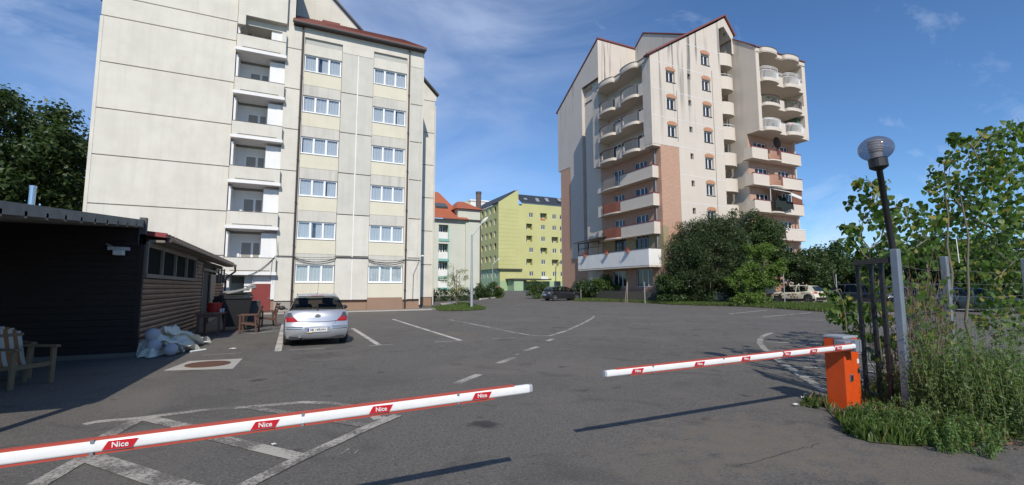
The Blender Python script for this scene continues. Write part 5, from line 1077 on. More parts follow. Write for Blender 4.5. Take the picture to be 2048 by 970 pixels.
def car(label, loc, rotz, paint, S, cat='car', group=None, name='parked_car', dark_low=False, far=False):
    L, W = S['L'], S['W']; hw = W / 2; C = thing(name, label, cat, (loc[0], loc[1], loc[2] if len(loc) > 2 else gz(loc[0], loc[1])), group, rotz)
    base, wr, wh = S.get('base', .2), S.get('wr', .315), S['wheels']; Ra = wr + .055
    ys = sorted(set([round(v, 3) for v in np.linspace(0, L, 46)] + [round(w + s * Ra * cos(a), 3) for w in wh for s in (1, -1) for a in np.linspace(0, pi / 2, 7)] + S['side'][0:1] + S['side'][-1:] + list(S['rearwin']) + list(S['screen']) + [v for q in S['pillars'] for v in q]))
    ys = [a for i, a in enumerate(ys) if i == 0 or a - ys[i - 1] > .008]
    K = 9; prof = [.93, .965, .985, .995, 1.0, 1.0, .99, .955, .875]
    def zlev(y, zb, zt): return [zb + (zt - zb) * i / (K - 1) for i in range(K)]
    def yoff(y, z):
        z0 = lin(S['rear'], z) if y < .5 else 0; o = y
        cr = S.get('corner', .14)
        if y < .5: o = y + (1 - y / .5) * (z0 + cr)
        if y > L - .5: o = o - (1 - (L - y) / .5) * (lin(S['front'], z) + cr)
        return o
    def half(y):
        t = min(1, y / .6); u = min(1, (L - y) / .8)
        return hw * (1 - .055 * (1 - t) ** 2 - .10 * (1 - u) ** 2)
    secs = []
    for y in ys:
        zb = base
        for w in wh:
            if abs(y - w) < Ra: zb = max(zb, wr + sqrt(max(0, Ra * Ra - (y - w) ** 2)))
        zt = interp(S['belt'], y); zr = max(interp(S['roof'], y), zt + .012); h = half(y); gh = zr - zt
        zb = min(zb, zt - .12)
        pts = [(h * p, yoff(y, z), z) for p, z in zip(prof, zlev(y, zb, zt))]
        wt = h * .86 - S.get('tumble', .36) * gh; pts += [(h * .86 - (h * .86 - wt) * .5, y if gh > .05 else yoff(y, zr), zt + gh * .5), (wt, y if gh > .05 else yoff(y, zr), zt + gh * .90), (wt * .9, y if gh > .05 else yoff(y, zr), zt + gh * .975), (wt * .5, y if gh > .05 else yoff(y, zr), zr), (0, y if gh > .05 else yoff(y, zr), zr + .006)]
        secs.append(pts)
    bm, gL, gR, rm, sm = MB(), MB(), MB(), MB(), MB(); lo = MB()
    n = len(secs[0]); off = -L / 2
    def q(mb, a, b, c, d, s): mb.poly(*[(s * p[0], p[1] + off, p[2]) for p in ((a, b, c, d) if s > 0 else (d, c, b, a))])
    for i in range(len(ys) - 1):
        ym = (ys[i] + ys[i + 1]) / 2
        for j in range(n - 1):
            for s in (1, -1):
                tgt = bm
                if K - 1 <= j <= K and S['side'][0] < ym < S['side'][-1] and not any(a < ym < b for a, b in S['pillars']): tgt = gR if s > 0 else gL
                if j >= K + 1 and S['rearwin'][0] < ym < S['rearwin'][1]: tgt = rm
                if j >= K + 1 and S['screen'][0] < ym < S['screen'][1]: tgt = sm
                if dark_low and j < 2 and tgt is bm: tgt = lo
                q(tgt, secs[i][j], secs[i][j + 1], secs[i + 1][j + 1], secs[i + 1][j], s)
    def cap(front):
        sec = secs[-1] if front else secs[0]; tab = S['front'] if front else S['rear']; cr = S.get('corner', .14); rows = []
        for j in range(K):
            x, y, z = sec[j]; row = []
            for f in np.linspace(-1, 1, 15):
                yy = lin(tab, z) + cr * abs(f) ** 3.2; row.append((x * f, (L - yy if front else yy) + off, z))
            rows.append(row)
        rows.append([(sec[-1][0] if False else rows[-1][k][0], rows[-1][k][1] + (-.02 if front else .02), sec[-1][2]) for k in range(15)])
        return rows
    for fr in (True, False):
        rows = cap(fr); t = MB(); t.grid(rows)
        for f_, mi in zip(t.f, t.mi): i0 = len(bm.v); bm.v += [t.v[k] for k in f_]; bm.f.append(tuple(range(i0, i0 + 4))); bm.mi.append(0)
    def weld(mb, nm, mat, smooth=50, par=C):
        if not mb.f: return None
        idx = {}; nv = []; mp = []
        for v in mb.v:
            k = (round(v[0], 4), round(v[1], 4), round(v[2], 4))
            if k not in idx: idx[k] = len(nv); nv.append(v)
            mp.append(idx[k])
        mb.v = nv; nf = []
        for f in mb.f:
            g = []; [g.append(mp[i]) for i in f if mp[i] not in g]
            if len(g) > 2: nf.append(tuple(g))
        mb.f = nf; mb.mi = [0] * len(nf); return mb.build(nm, mat, par, local=True, auto=smooth)
    weld(bm, 'body', paint, 38); weld(gL, 'side_window', CGLASS, 60); weld(gR, 'side_window', CGLASS, 60); weld(rm, 'rear_window', CGLASS, 60); weld(sm, 'windscreen', CGLASS, 60); weld(lo, 'lower_cladding', BPL)
    u = MB(); zt = .58; u.box(-hw * .82, off + .35, base - .02, hw * .82, -off - .4, zt); u.build('underbody', UNDER, C, local=True)
    iz = interp(S['belt'], L * .45); i_ = MB()
    if S.get('van') is None:
        for sx in (-.36, .36):
            for sy in (L * .33, L * .56): i_.box(sx - .24, sy - L / 2 - .08, .5, sx + .24, sy - L / 2 + .06, iz + .18); i_.box(sx - .13, sy - L / 2 - .07, iz + .2, sx + .13, sy - L / 2 + .02, iz + .38)
        i_.box(-hw * .8, off + .7, zt + .01, hw * .8, -off - 1.2, .64); i_.build('seats', CDARK, C, local=True)
    TM = MB(); TM.lathe([(wr * .62, -.09), (wr * .9, -.1), (wr, -.07), (wr, .07), (wr * .9, .1), (wr * .62, .09)], (0, 0, 0), 'x', 24); tme = TM.data('tyre', TYRE, False)
    RM_ = MB(); RM_.lathe([(wr * .64, -.06), (wr * .64, .085), (wr * .56, .085), (wr * .54, .05), (.0, .05)], (0, 0, 0), 'x', 20)
    RS = MB()
    for k in range(5):
        a = 2 * pi * k / 5; d = Vector((0, cos(a), sin(a))); RS.beam(Vector((.072, 0, 0)) + d * .03, Vector((.078, 0, 0)) + d * wr * .58, .06, .03, (1, 0, 0))
    RS.lathe([(.055, .05), (.055, .092), (0, .095)], (0, 0, 0), 'x', 12)
    rme = RM_.data('rim', UNDER, False); sme = RS.data('spokes', RIM)
    for w in wh:
        for s in (-1, 1):
            o = bpy.data.objects.new('wheel', tme); COL.objects.link(o); o.parent = C; o.location = (s * (half(w) - .105), w + off, wr); o.rotation_euler = (0, 0, 0 if s > 0 else pi); ROOT[o.name] = Vector(); sub('rim', rme, o); sub('spokes', sme, o)
    def patch(nm, mat, front, zs, f0, f1, out=.012, mirror=True, par=C):
        tab = S['front'] if front else S['rear']; cr = S.get('corner', .14); sec = secs[-1] if front else secs[0]; res = []
        for s in ((1, -1) if mirror else (1,)):
            m = MB(); rows = []
            for i, z in enumerate(zs):
                t = i / (len(zs) - 1); a = f0[0] + (f0[1] - f0[0]) * t; b = f1[0] + (f1[1] - f1[0]) * t
                x = np.interp(z, [p[2] for p in sec[:K]], [p[0] for p in sec[:K]]); row = []
                for f in np.linspace(a, b, 7):
                    if abs(f) <= 1: X = x * f; yy = lin(tab, z) + cr * abs(f) ** 3.2 - out
                    else: X = x * (1 + .0) + .006 + (f - 1) * .02; yy = lin(tab, z) + cr + (f - 1) * 1.1
                    row.append((s * (X + (out * .6 if abs(f) > .8 else 0)), ((L - yy) if front else yy) + off, z))
                rows.append(row)
            m.grid(rows); m.grid([[(p[0] * .97, p[1] + (-.03 if front else .03), p[2]) for p in r] for r in rows]); res.append(m.build(nm, mat, par, local=True, smooth=True))
        return res
    def plate(front, z, txt, blue=True, f=0, w=.52):
        y = lin(S['front'] if front else S['rear'], z); yy = (L - y + .012 if front else y - .012) + off; m = MB(); s = 1 if front else -1
        m.box(f - w / 2, yy - .006, z - .055, f + w / 2, yy + .006, z + .055); o = m.build('number_plate', WHITEP, C, local=True)
        if blue: m = MB(); m.box(f - w / 2 + .002, yy - .009, z - .05, f - w / 2 + .045, yy - .0062, z + .05); m.build('blue_band', M('plate blue', (.02, .05, .35), .4), o, local=True); m = MB(); m.box(f - w / 2, yy - .009, z - .075, f - w / 2 + .13, yy - .004, z - .056); m.build('yellow_sticker', M('yellow sticker', (.7, .5, .05), .5), o, local=True)
        if txt:
            t = textmesh(txt, .095, BPL); t.transform(Matrix.Translation((f + .02, yy - .010, z)) @ Matrix.Rotation(pi / 2, 4, 'X')); sub('lettering', t, o)
        return o
    def mirrors(y, z):
        for s in (-1, 1): m = MB(); m.lathe([(.001, -.07), (.075, -.05), (.095, 0), (.08, .04), (.001, .06)], (s * (half(y) + .1), y + off, z), 'y', 14, (1.15, .75)); o = m.build('wing_mirror', BPL, C, local=True, smooth=True); m = MB(); m.beam((s * (half(y) - .08), y + off, z - .05), (s * (half(y) + .05), y + off, z - .02), .06, .04); m.build('stalk', BPL, o, local=True)
    for s in (-1, 1):                                      # door gaps and handles
        for y in S.get('doors', []):
            m = MB(); m.box(s * (half(y) * 1.0) - .004, y + off - .006, base + .15, s * (half(y) * 1.0) + .0045, y + off + .006, interp(S['belt'], y) - .02); m.build('door_gap', BPL, C, local=True)
        for y in S.get('handles', []):
            m = MB(); z = interp(S['belt'], y) - .1; m.box(s * half(y) - .01, y + off - .09, z - .015, s * half(y) + .03, y + off + .09, z + .015); m.build('door_handle', paint, C, local=True, bevel=.008)
    C_ = dict(C=C, patch=patch, plate=plate, mirrors=mirrors, off=off, half=half, secs=secs, L=L); return C_
HATCH = dict(L=4.25, W=1.75, base=.2, wr=.315, wheels=[.78, 3.39], belt=[(0, .97), (.3, .985), (1.2, .96), (2.6, .91), (3.2, .87), (3.7, .82), (4.25, .66)], roof=[(0, .97), (.16, .985), (.30, 1.13), (.62, 1.385), (.9, 1.435), (1.6, 1.46), (2.3, 1.43), (2.75, 1.27), (3.25, .96), (3.6, .88), (4.25, .67)], rear=[(.2, .12), (.30, .03), (.42, .0), (.56, .0), (.62, .05), (.70, .07), (.76, .06), (.98, .15)], front=[(.2, .1), (.35, .0), (.5, .0), (.7, .1)], side=[.62, 3.1], pillars=[(.98, 1.07), (1.78, 1.88)], rearwin=(.19, .60), screen=(2.42, 3.22), tumble=.40, doors=[1.02, 1.85, 3.02], handles=[1.22, 2.05])
SILVER = M('silver car paint', (.50, .51, .54), .32, metal=.55, coat=.5, var=.06, vs=2)
def silver():
    c = car('silver hatchback with red tail lights parked nose in before the cream block', (.70, 14.38 + 2.12), 0, SILVER, HATCH); C, off = c['C'], c['off']
    red = c['patch']('tail_light', RLAMP, False, [.685, .73, .77, .81], (.60, .76), (1.10, 1.13)); drk = c['patch']('tail_light', M('smoked lamp glass top', (.07, .07, .08), .4), False, [.813, .86, .90, .935], (.77, .91), (1.13, 1.12))
    y0 = off
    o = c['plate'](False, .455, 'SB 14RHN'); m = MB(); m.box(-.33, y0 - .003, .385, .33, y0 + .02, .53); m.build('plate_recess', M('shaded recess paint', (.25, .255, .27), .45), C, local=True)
    m = MB(); z = .835; yy = lin(HATCH['rear'], z) + off - .012; m.lathe([(.062, -.006), (.072, -.006), (.072, .006), (.062, .006)], (0, yy, z), 'y', 28, (1, .78)); m.beam((-.085, yy - .004, z - .012), (.01, yy - .004, z + .010), .012, .02); m.beam((-.01, yy - .004, z - .010), (.085, yy - .004, z + .012), .012, .02); m.build('emblem', M('chrome', (.6, .6, .62), .15, metal=1), C, local=True)
    # hatch shut lines and handle fold
    m = MB()
    for s in (-1, 1):
        pts = [(s * x, lin(HATCH['rear'], z) + off - .004 + .14 * abs(x / .85) ** 3.2, z) for x, z in ((.50, .69), (.47, .64), (.42, .615), (.2, .61), (0, .61))]; m.tube(pts, .006, 4)
        pts = [(s * x, lin(HATCH['rear'], z) + off - .004 + .14 * abs(x / .85) ** 3.2, z) for x, z in ((.50, .69), (.3, .678), (0, .672))]; m.tube(pts, .009, 4)
        pts = [(s * x, lin(HATCH['rear'], z) + off - .003 + .14 * abs(x / .85) ** 3.2, z) for x, z in ((.40, .485), (.6, .48), (.80, .49))]; m.tube(pts, .007, 4)
    m.build('shut_line', BPL, C, local=True)
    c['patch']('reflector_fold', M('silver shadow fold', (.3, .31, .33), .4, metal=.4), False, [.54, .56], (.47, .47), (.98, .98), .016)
    m = MB(); m.box(-.17, off + .585, 1.398, .17, off + .66, 1.414); m.build('brake_light', RLAMP, C, local=True); m = MB(); m.prism([(-.54, off + .60, 1.405), (.54, off + .60, 1.405), (.53, off + .76, 1.445), (-.53, off + .76, 1.445)], (0, 0, .012)); m.build('spoiler', SILVER, C, local=True, bevel=.006)
    m = MB(); m.lathe([(.03, 0), (.012, .03)], (0, off + .78, 1.44), n=10); m.tube([(0, off + .78, 1.46), (.02, off + .55, 1.86)], .004, 5); m.build('aerial', BPL, C, local=True)
    m = MB(); m.beam((0, off + .19, 1.02), (-.42, off + .2, 1.035), .02, .012); m.lathe([(.03, 0), (.02, .03)], (0, off + .16, 1.0), n=10); m.build('rear_wiper', BPL, C, local=True)
    for s in (-1, 1): m = MB(); m.tube([(s * .53, off + .8, 1.425), (s * .54, off + 1.6, 1.452), (s * .53, off + 2.2, 1.42)], .012, 5); m.build('roof_strip', BPL, C, local=True)
    m = MB(); m.tube([(-.45, off + .0, .27), (-.45, off + .2, .27)], .03, 8); m.build('exhaust', GALV, C, local=True); m = MB(); m.box(-.72, off + .1, .19, .72, off + .3, .27); m.build('rear_valance', BPL, C, local=True)
    c['mirrors'](2.85, .98)
silver()
BLACKP = M('black car paint', (.018, .019, .022), .25, coat=.7); 
def dark_hatch():
    S = dict(HATCH); c = car('glossy black hatchback parked side on before the hedges of the far yard', (25.35, 41.3), RAD(-90), BLACKP, S); c['patch']('tail_light', M('pale tail lamp', (.3, .2, .2), .2), False, [.70, .8, .9], (.62, .8), (1.12, 1.14)); c['patch']('headlight', CLAMP, True, [.58, .64, .7], (.5, .6), (1.15, 1.2)); c['mirrors'](2.85, .98); c['plate'](False, .6, '')
dark_hatch()
CROSS = dict(L=4.12, W=1.78, base=.24, wr=.34, wheels=[.72, 3.32], belt=[(0, 1.03), (.4, 1.04), (.8, 1.08), (1.4, 1.0), (2.7, .95), (3.3, .95), (4.12, .78)], roof=[(0, 1.03), (.14, 1.04), (.26, 1.19), (.52, 1.47), (.8, 1.53), (1.5, 1.57), (2.1, 1.55), (2.6, 1.38), (3.1, 1.04), (3.5, .99), (4.12, .80)], rear=[(.24, .10), (.36, .0), (.6, .0), (.68, .05), (1.03, .16)], front=[(.24, .1), (.4, .0), (.7, .05), (.8, .12)], side=[.78, 3.0], pillars=[(1.72, 1.80)], rearwin=(.17, .52), screen=(2.28, 3.06), tumble=.36, doors=[.98, 1.76, 2.96], handles=[1.15, 1.95])
IVORY = M('ivory car paint', (.66, .60, .47), .35, .12, 1.2, dark=(.5, .42, .3), coat=.5)
def crossover():
    c = car('ivory crossover with a muddy door parked beyond the grass verge, tail towards the gate', (40.15, 26.15), RAD(4), IVORY, CROSS, dark_low=True); C, off = c['C'], c['off']
    c['patch']('tail_light', RLAMP, False, [.86, .91, .96, 1.0], (.55, .6), (1.10, 1.28)); c['plate'](False, .74, ''); c['mirrors'](2.75, 1.05); c['patch']('bumper', BPL, False, [.30, .4, .5, .55], (-.0, -.0), (1.05, 1.05), .02)
    m = MB(); random.seed(5)
    for i in range(36):
        y = random.uniform(1.5, 2.9); z = .5 + .35 * random.random() - .04 * abs(y - 2.2); r = random.uniform(.015, .09); x = -(c['half'](y) * .998 + .004)
        pts = [(x - .001 * (i % 4), y + off + r * (1.8 if k % 2 else 1.2) * cos(2 * pi * k / 7) * random.uniform(.5, 1), z + r * sin(2 * pi * k / 7) * random.uniform(.4, 1)) for k in range(7)]; m.poly(*pts)
    m.build('dirt', M('dried mud', (.22, .14, .09), .95), C, local=True, kind='stuff')
crossover()
MPV = dict(L=4.6, W=1.8, base=.22, wr=.33, wheels=[.8, 3.6], belt=[(0, 1.0), (1.2, 1.0), (3, .96), (3.7, .93), (4.3, .82), (4.6, .72)], roof=[(0, 1.0), (.1, 1.01), (.2, 1.3), (.5, 1.6), (1, 1.66), (2, 1.67), (2.7, 1.62), (3.2, 1.38), (3.75, 1.0), (4.1, .92), (4.6, .74)], rear=[(.22, .08), (.4, 0), (.65, 0), (1.0, .12)], front=[(.22, .1), (.4, .0), (.6, .02), (.74, .12)], side=[.5, 3.5], pillars=[(1.25, 1.33), (2.25, 1 + 1.34)], rearwin=(.12, .5), screen=(2.95, 3.7), tumble=.3, doors=[1.3, 2.3, 3.3], handles=[1.5, 2.5])
NAVY = M('dark navy car paint', (.012, .016, .028), .25, coat=.7); GREYP = M('grey blue car paint', (.12, .15, .19), .3, coat=.6, metal=.3)
def row_cars():
    g = 'cars in the row behind the gate'
    for (lab, x, y, rz, p, S) in (('dark navy people carrier beside the ivory crossover, nose towards the gate', 43.3, 22.6, RAD(183), NAVY, MPV), ('grey blue hatchback in the row glimpsed between the black gate bars', 46.6, 21.2, RAD(186), GREYP, HATCH),
                                  ('black people carrier parked behind the wire fence on the right', 44.0, 17.6, RAD(190), BLACKP, MPV), ('dark hatchback behind the right hand wire fence post', 38.0, 13.4, RAD(200), M('dark teal car paint', (.02, .035, .04), .3, coat=.6), HATCH)):
        c = car(lab, (x, y), rz, p, S, group=g); L = S['L']; c['patch']('headlight', CLAMP, True, [.60, .68, .74] if S is MPV else [.56, .62, .67], (.45, .6), (1.1, 1.3)); c['plate'](True, .45, '', blue=False); c['mirrors'](3.25 if S is MPV else 2.85, 1.05); c['patch']('grille', BPL, True, [.38, .46, .55], (-.02, -.02), (.55, .5), .008)
row_cars()

# ------------------------------------------------------------------ street lamps
def street_lamp(base, h, arm, label, group, r=.07):
    b = Vector(base); T = thing('street_lamp', label, 'street lamp', b, group); ZN = M('zinc lamp pole', (.42, .44, .46), .5, .3, 1, metal=.35)
    a = Vector(arm); m = MB(); m.tube([b, b + Vector((0, 0, h * .32))], r * 1.25, 10); m.tube([b + Vector((0, 0, h * .32)), b + Vector((0, 0, h))], [r, r * .75], 10); m.build('pole', ZN, T)
    e = b + Vector((0, 0, h)) + a; m = MB(); m.tube([b + Vector((0, 0, h - .05)), e], [r * .6, r * .5], 8); m.build('bracket', ZN, T)
    d = Vector((a.x, a.y, a.z * .8)).normalized(); s = d.cross(Vector((0, 0, 1))).normalized(); up = s.cross(d); L_ = a.length * .5; m = MB()
    ring = lambda t, w, hh, o: [e + d * t * L_ + s * w + up * o, e + d * t * L_ - s * w + up * o, e + d * t * L_ - s * w * .7 + up * (o + hh), e + d * t * L_ + s * w * .7 + up * (o + hh)]
    R = [ring(-.15, .06, .08, -.03), ring(.3, .13, .16, -.06), ring(.8, .13, .14, -.06), ring(1.05, .06, .05, -.03)]; i = [m._a(q) for q in R]
    for p_, q_ in zip(i, i[1:]):
        for k in range(4): m.f.append((p_ + k, p_ + (k + 1) % 4, q_ + (k + 1) % 4, q_ + k)); m.mi.append(0)
    m.f += [tuple(range(i[0], i[0] + 4)), tuple(range(i[-1], i[-1] + 4))]; m.mi += [0, 0]; m.build('lamp_head', M('grey lamp head', (.5, .5, .48), .5), T); return T
gl = 'street lamps of the far yard'
P_ = G(943, 616); street_lamp(P_, 5.35, (.75, -.1, .95), 'grey street lamp with angled arm standing at the edge of the grass patch', gl, .085)
P_ = at(985, 596, 75); street_lamp((P_.x, P_.y, gz(P_.x, P_.y)), 4.9, (.8, -.1, .7), 'grey street lamp at the turning before the yellow block, nearer its corner', gl, .08)
P_ = at(1112, 600, 70); street_lamp((P_.x, P_.y, gz(P_.x, P_.y)), 4.2, (.6, -.2, .7), 'grey street lamp behind the black hatchback, against the yellow block', gl, .07)
P_ = at(997, 588, 62); z_ = gz(P_.x, P_.y); m_ = MB(); m_.lathe([(.34, 0), (.34, .9), (.42, .95), (.42, 1.05), (.2, 1.35), (0, 1.42)], (P_.x, P_.y, z_), n=14); solo(m_, 'litter_bin', M('dull red metal', (.3, .04, .03), .6), 'dull red round bin at the road corner before the yellow block', 'bin', (P_.x, P_.y, z_))

# ------------------------------------------------------------------ plants
def cloud(name, mat, parent, clumps, size, flat=.5, per=40, aspect=.55, droop=.3, kind='stuff', shell=.55, rng=RNG):
    """clumps: (x, y, z, r); each is filled with small pointed leaves, thicker towards its outside"""
    cl = np.array(clumps, float); cnt = np.maximum(4, (per * (cl[:, 3] / cl[:, 3].mean()) ** 2).astype(int)); idx = np.repeat(np.arange(len(cl)), cnt); n = len(idx)
    d = rng.normal(size=(n, 3)); d /= np.linalg.norm(d, axis=1)[:, None]; rad = rng.uniform(0, 1, n) ** shell * (1 + .25 * rng.normal(size=n) * .5)
    sq = np.array([1, 1, .8]); c = cl[idx, :3] + d * sq * (cl[idx, 3] * rad)[:, None]
    nrm = d * .7 + rng.normal(size=(n, 3)) * .55 + np.array([0, 0, flat]); nrm /= np.linalg.norm(nrm, axis=1)[:, None]
    t = rng.normal(size=(n, 3)) + d * .6; t[:, 2] -= droop; t -= nrm * (t * nrm).sum(1)[:, None]; t /= np.linalg.norm(t, axis=1)[:, None]; b = np.cross(nrm, t)
    s = (size * rng.uniform(.6, 1.3, n))[:, None]
    P = np.stack([c - t * s * .5, c + b * s * aspect * .5 + nrm * s * .08, c + t * s * .5, c - b * s * aspect * .5 + nrm * s * .08], 1).reshape(-1, 3)
    me = bpy.data.meshes.new(name); me.vertices.add(n * 4); me.loops.add(n * 4); me.polygons.add(n)
    o = ROOT.get(parent.name, Vector()) if parent else Vector(); P = P - np.array(o)
    me.vertices.foreach_set('co', P.astype('f4').ravel()); me.loops.foreach_set('vertex_index', np.arange(n * 4, dtype='i4')); me.polygons.foreach_set('loop_start', np.arange(0, n * 4, 4, dtype='i4')); me.polygons.foreach_set('loop_total', np.full(n, 4, 'i4')); me.update(calc_edges=True); me.materials.append(mat)
    ob = bpy.data.objects.new(name, me); COL.objects.link(ob)
    if parent: ob.parent = parent
    if kind: ob['kind'] = kind
    return ob
def crown_clumps(c, r, n, cr, squash=1., low=-1., seed=1, lump=.25):
    rg = np.random.default_rng(seed); out = []
    while len(out) < n:
        d = rg.normal(size=3); d /= np.linalg.norm(d)
        if d[2] < low: continue
        k = rg.uniform(.15, 1) ** .42; l = 1 + lump * sin(3 * d[0] + seed) * cos(4 * d[1] + 2 * d[2] + seed)
        out.append((c[0] + d[0] * r[0] * k * l, c[1] + d[1] * r[1] * k * l, c[2] + d[2] * r[2] * k * l * squash, cr * rg.uniform(.6, 1.3)))
    return out
def trunk(parent, base, top, r, limbs, seed=0, mat=None):
    rg = random.Random(seed); m = MB(); b = Vector(base); t = Vector(top); pts = [b.lerp(t, i / 6) + Vector((rg.uniform(-.12, .12), rg.uniform(-.12, .12), 0)) * (i > 0) * r * 3 for i in range(7)]; m.tube(pts, [r * (1 - .11 * i) * (1.25 if i == 0 else 1) for i in range(7)], 9)
    for e in limbs:
        k = rg.randint(2, 5); e = Vector(e); p = pts[k]; mid = p.lerp(e, .5) + Vector((0, 0, .12 * (e - p).length)); m.tube([p, mid, e], [r * .42, r * .28, r * .08], 6)
    return m.build('trunk', mat or BARK, parent, smooth=True)
def tree(label, base, c, r, leaf, n=90, cr=.8, size=.22, per=120, tr=.2, seed=1, group=None, cat='tree', name='tree', low=-.75, lump=.25, flat=.5, aspect=.55):
    T = thing(name, label, cat, base, group); cl = crown_clumps(c, r, n, cr, 1, low, seed, lump)
    trunk(T, base, (c[0], c[1], c[2] + r[2] * .35), tr, [q[:3] for q in cl[:max(8, n // 7)]], seed); cloud('crown', leaf, T, cl, size, per=per, flat=flat, aspect=aspect, rng=np.random.default_rng(seed + 50)); return T
LDARK = leafmat('dark tree leaves', (.03, .055, .018), (.068, .105, .032), .28); LMID = leafmat('mid green leaves', (.045, .085, .02), (.085, .14, .035), .3); LLIGHT = leafmat('light green leaves', (.10, .17, .035), (.17, .25, .06), .4); LHEDGE = leafmat('hedge leaves', (.028, .055, .016), (.055, .095, .028), .25); LCON = leafmat('dull olive needles', (.032, .054, .021), (.066, .096, .036), .22); LPALE = leafmat('pale dry leaves', (.20, .22, .08), (.36, .34, .15), .4)
def g3(x, y): p = G(x, y); return (p.x, p.y, p.z)
def under(p): return (p.x, p.y, gz(p.x, p.y))
cloud('balcony_plants', LMID, BALCONY_PLANTS[0], BALCONY_PLANTS[1], .12, per=30)
# broad tree behind the bar
c = at(38, 325, 31); tree('tall broad dark green tree behind the bar, left of the cream block', under(c), c, (4.3, 4, 5.2), LDARK, 150, 1.15, .34, 170, .32, 11, low=-1, lump=.2)
c = at(150, 408, 38); tree('small dark tree showing between the tall tree and the cream block', under(c), c, (1.2, 1.2, 1.5), LDARK, 30, .6, .3, 80, .12, 12, low=-1)
# trees and shrubs before the tower
gt = 'trees and shrubs before the tower'
c = Vector((31.0, 31.3, 3.4)); c = at(1420, 525, 41.5); tree('wide dull olive shrub tree covering the foot of the brick tower', under(c), c, (3.9, 3.2, 4.3), LCON, 260, .8, .2, 330, .22, 21, gt, low=-1, lump=.14, aspect=.28)
c = at(1515, 492, 43.5); tree('tall dark round tree behind the light shrub, in front of the right bay', under(c), c, (2.6, 2.5, 3.4), LDARK, 110, .8, .24, 200, .2, 22, gt, low=-1)
c = at(1600, 538, 43); tree('lower dark spreading tree behind the ivory crossover', under(c), c, (2.6, 2.2, 1.9), LDARK, 80, .6, .24, 150, .16, 23, gt, low=-.9)
c = at(1528, 535, 37.5); tree('light green maple shrub standing before the olive shrub', under(c), c, (1.35, 1.3, 2.5), LLIGHT, 60, .45, .17, 150, .09, 24, gt, low=-1, lump=.3)
c = at(1478, 560, 37.5); tree('small light green maple shrub leaning left at the foot of the olive shrub', under(c), c, (1.0, .9, 1.0), LLIGHT, 26, .36, .15, 130, .06, 25, gt, low=-1, lump=.3)
c = at(1345, 580, 40); tree('low dark shrub filling the ground by the tower corner', under(c), c, (1.5, 1.3, 1.3), LDARK, 40, .5, .2, 140, .08, 26, gt, low=-1)
c = at(1500, 598, 35.5); tree('low light green sapling thicket at the nose of the crossover', under(c), c, (1.6, .8, .55), LLIGHT, 30, .3, .15, 90, .04, 27, gt, low=-1)
for k, (x, y, w, h, lab) in enumerate(((1172, 577, 1.3, .95, 'clipped green bush beside the black hatchback'), (1226, 574, 1.1, 1.05, 'bushy green shrub under the white balcony'), (1078, 580, 1.3, 1.0, 'bushy dark green shrub left of the black hatchback'), (1199, 573, .8, .7, 'thin green shrub between two bushes under the white balcony'))):
    c = at(x, y, 50 if k != 2 else 54); tree(lab, under(c), c, (w, w, h), LMID if k else LHEDGE, 36, .45, .17, 110, .06, 30 + k, 'bushes along the tower fence', 'bush', 'bush', low=-1)
# clipped hedges by the mint house
def hedge(label, p, q, h, w, seed, leaf=LHEDGE):
    p, q = Vector(p), Vector(q); T = thing('hedge', label, 'hedge', ((p.x + q.x) / 2, (p.y + q.y) / 2, gz((p.x + q.x) / 2, (p.y + q.y) / 2)), 'hedges of the far yard'); rg = random.Random(seed); cl = []; n = int((q - p).length / .35) + 1
    for i in range(n):
        for j in range(4):
            a = p.lerp(q, i / max(1, n - 1)); cl.append((a.x + rg.uniform(-w, w) * .4, a.y + rg.uniform(-w, w) * .4, gz(a.x, a.y) + h * (.12 + .25 * j) + rg.uniform(-.05, .05), .34))
    cloud('foliage', leaf, T, cl, .15, per=70, rng=np.random.default_rng(seed)); m = MB()
    for i in range(0, n, 3): a = p.lerp(q, i / max(1, n - 1)); m.tube([(a.x, a.y, gz(a.x, a.y)), (a.x + .05, a.y, gz(a.x, a.y) + h * .7)], .025, 5)
    m.build('stem', BARK, T, kind='stuff')
hedge('dark clipped hedge along the mint house front', G(866, 603), G(942, 601), 1.25, .7, 41); hedge('dark hedge between grey lamp and road corner', G(950, 599), G(966, 597), 1.25, .8, 42)
c = at(983, 583, 56); tree('loose green shrub on the kerbed island near the yellow block', under(c), c, (1.4, 1.3, 1.15), LMID, 34, .45, .2, 90, .06, 43, cat='bush', name='bush', low=-1)
c = at(966, 583, 53); tree('dark rounded shrub at the end of the hedge by the road', under(c), c, (.8, .8, .8), LHEDGE, 22, .4, .17, 90, .05, 44, cat='bush', name='bush', low=-1)
c = at(914, 566, 36.5); T_ = thing('sapling', 'sparse pale leaved sapling on the small grass patch', 'tree', under(c)); cl_ = crown_clumps(c + Vector((0, 0, .1)), (1.05, 1.0, 1.35), 60, .22, 1, -1, 45, .4)
for k in range(3): trunk(T_, under(c), (c.x + .35 * (k - 1), c.y + .1 * k, c.z + 1.1), .035, [q[:3] for q in cl_[k * 8:k * 8 + 8]], 46 + k)
cloud('crown', LPALE, T_, cl_, .11, per=16, flat=.1, rng=np.random.default_rng(47))
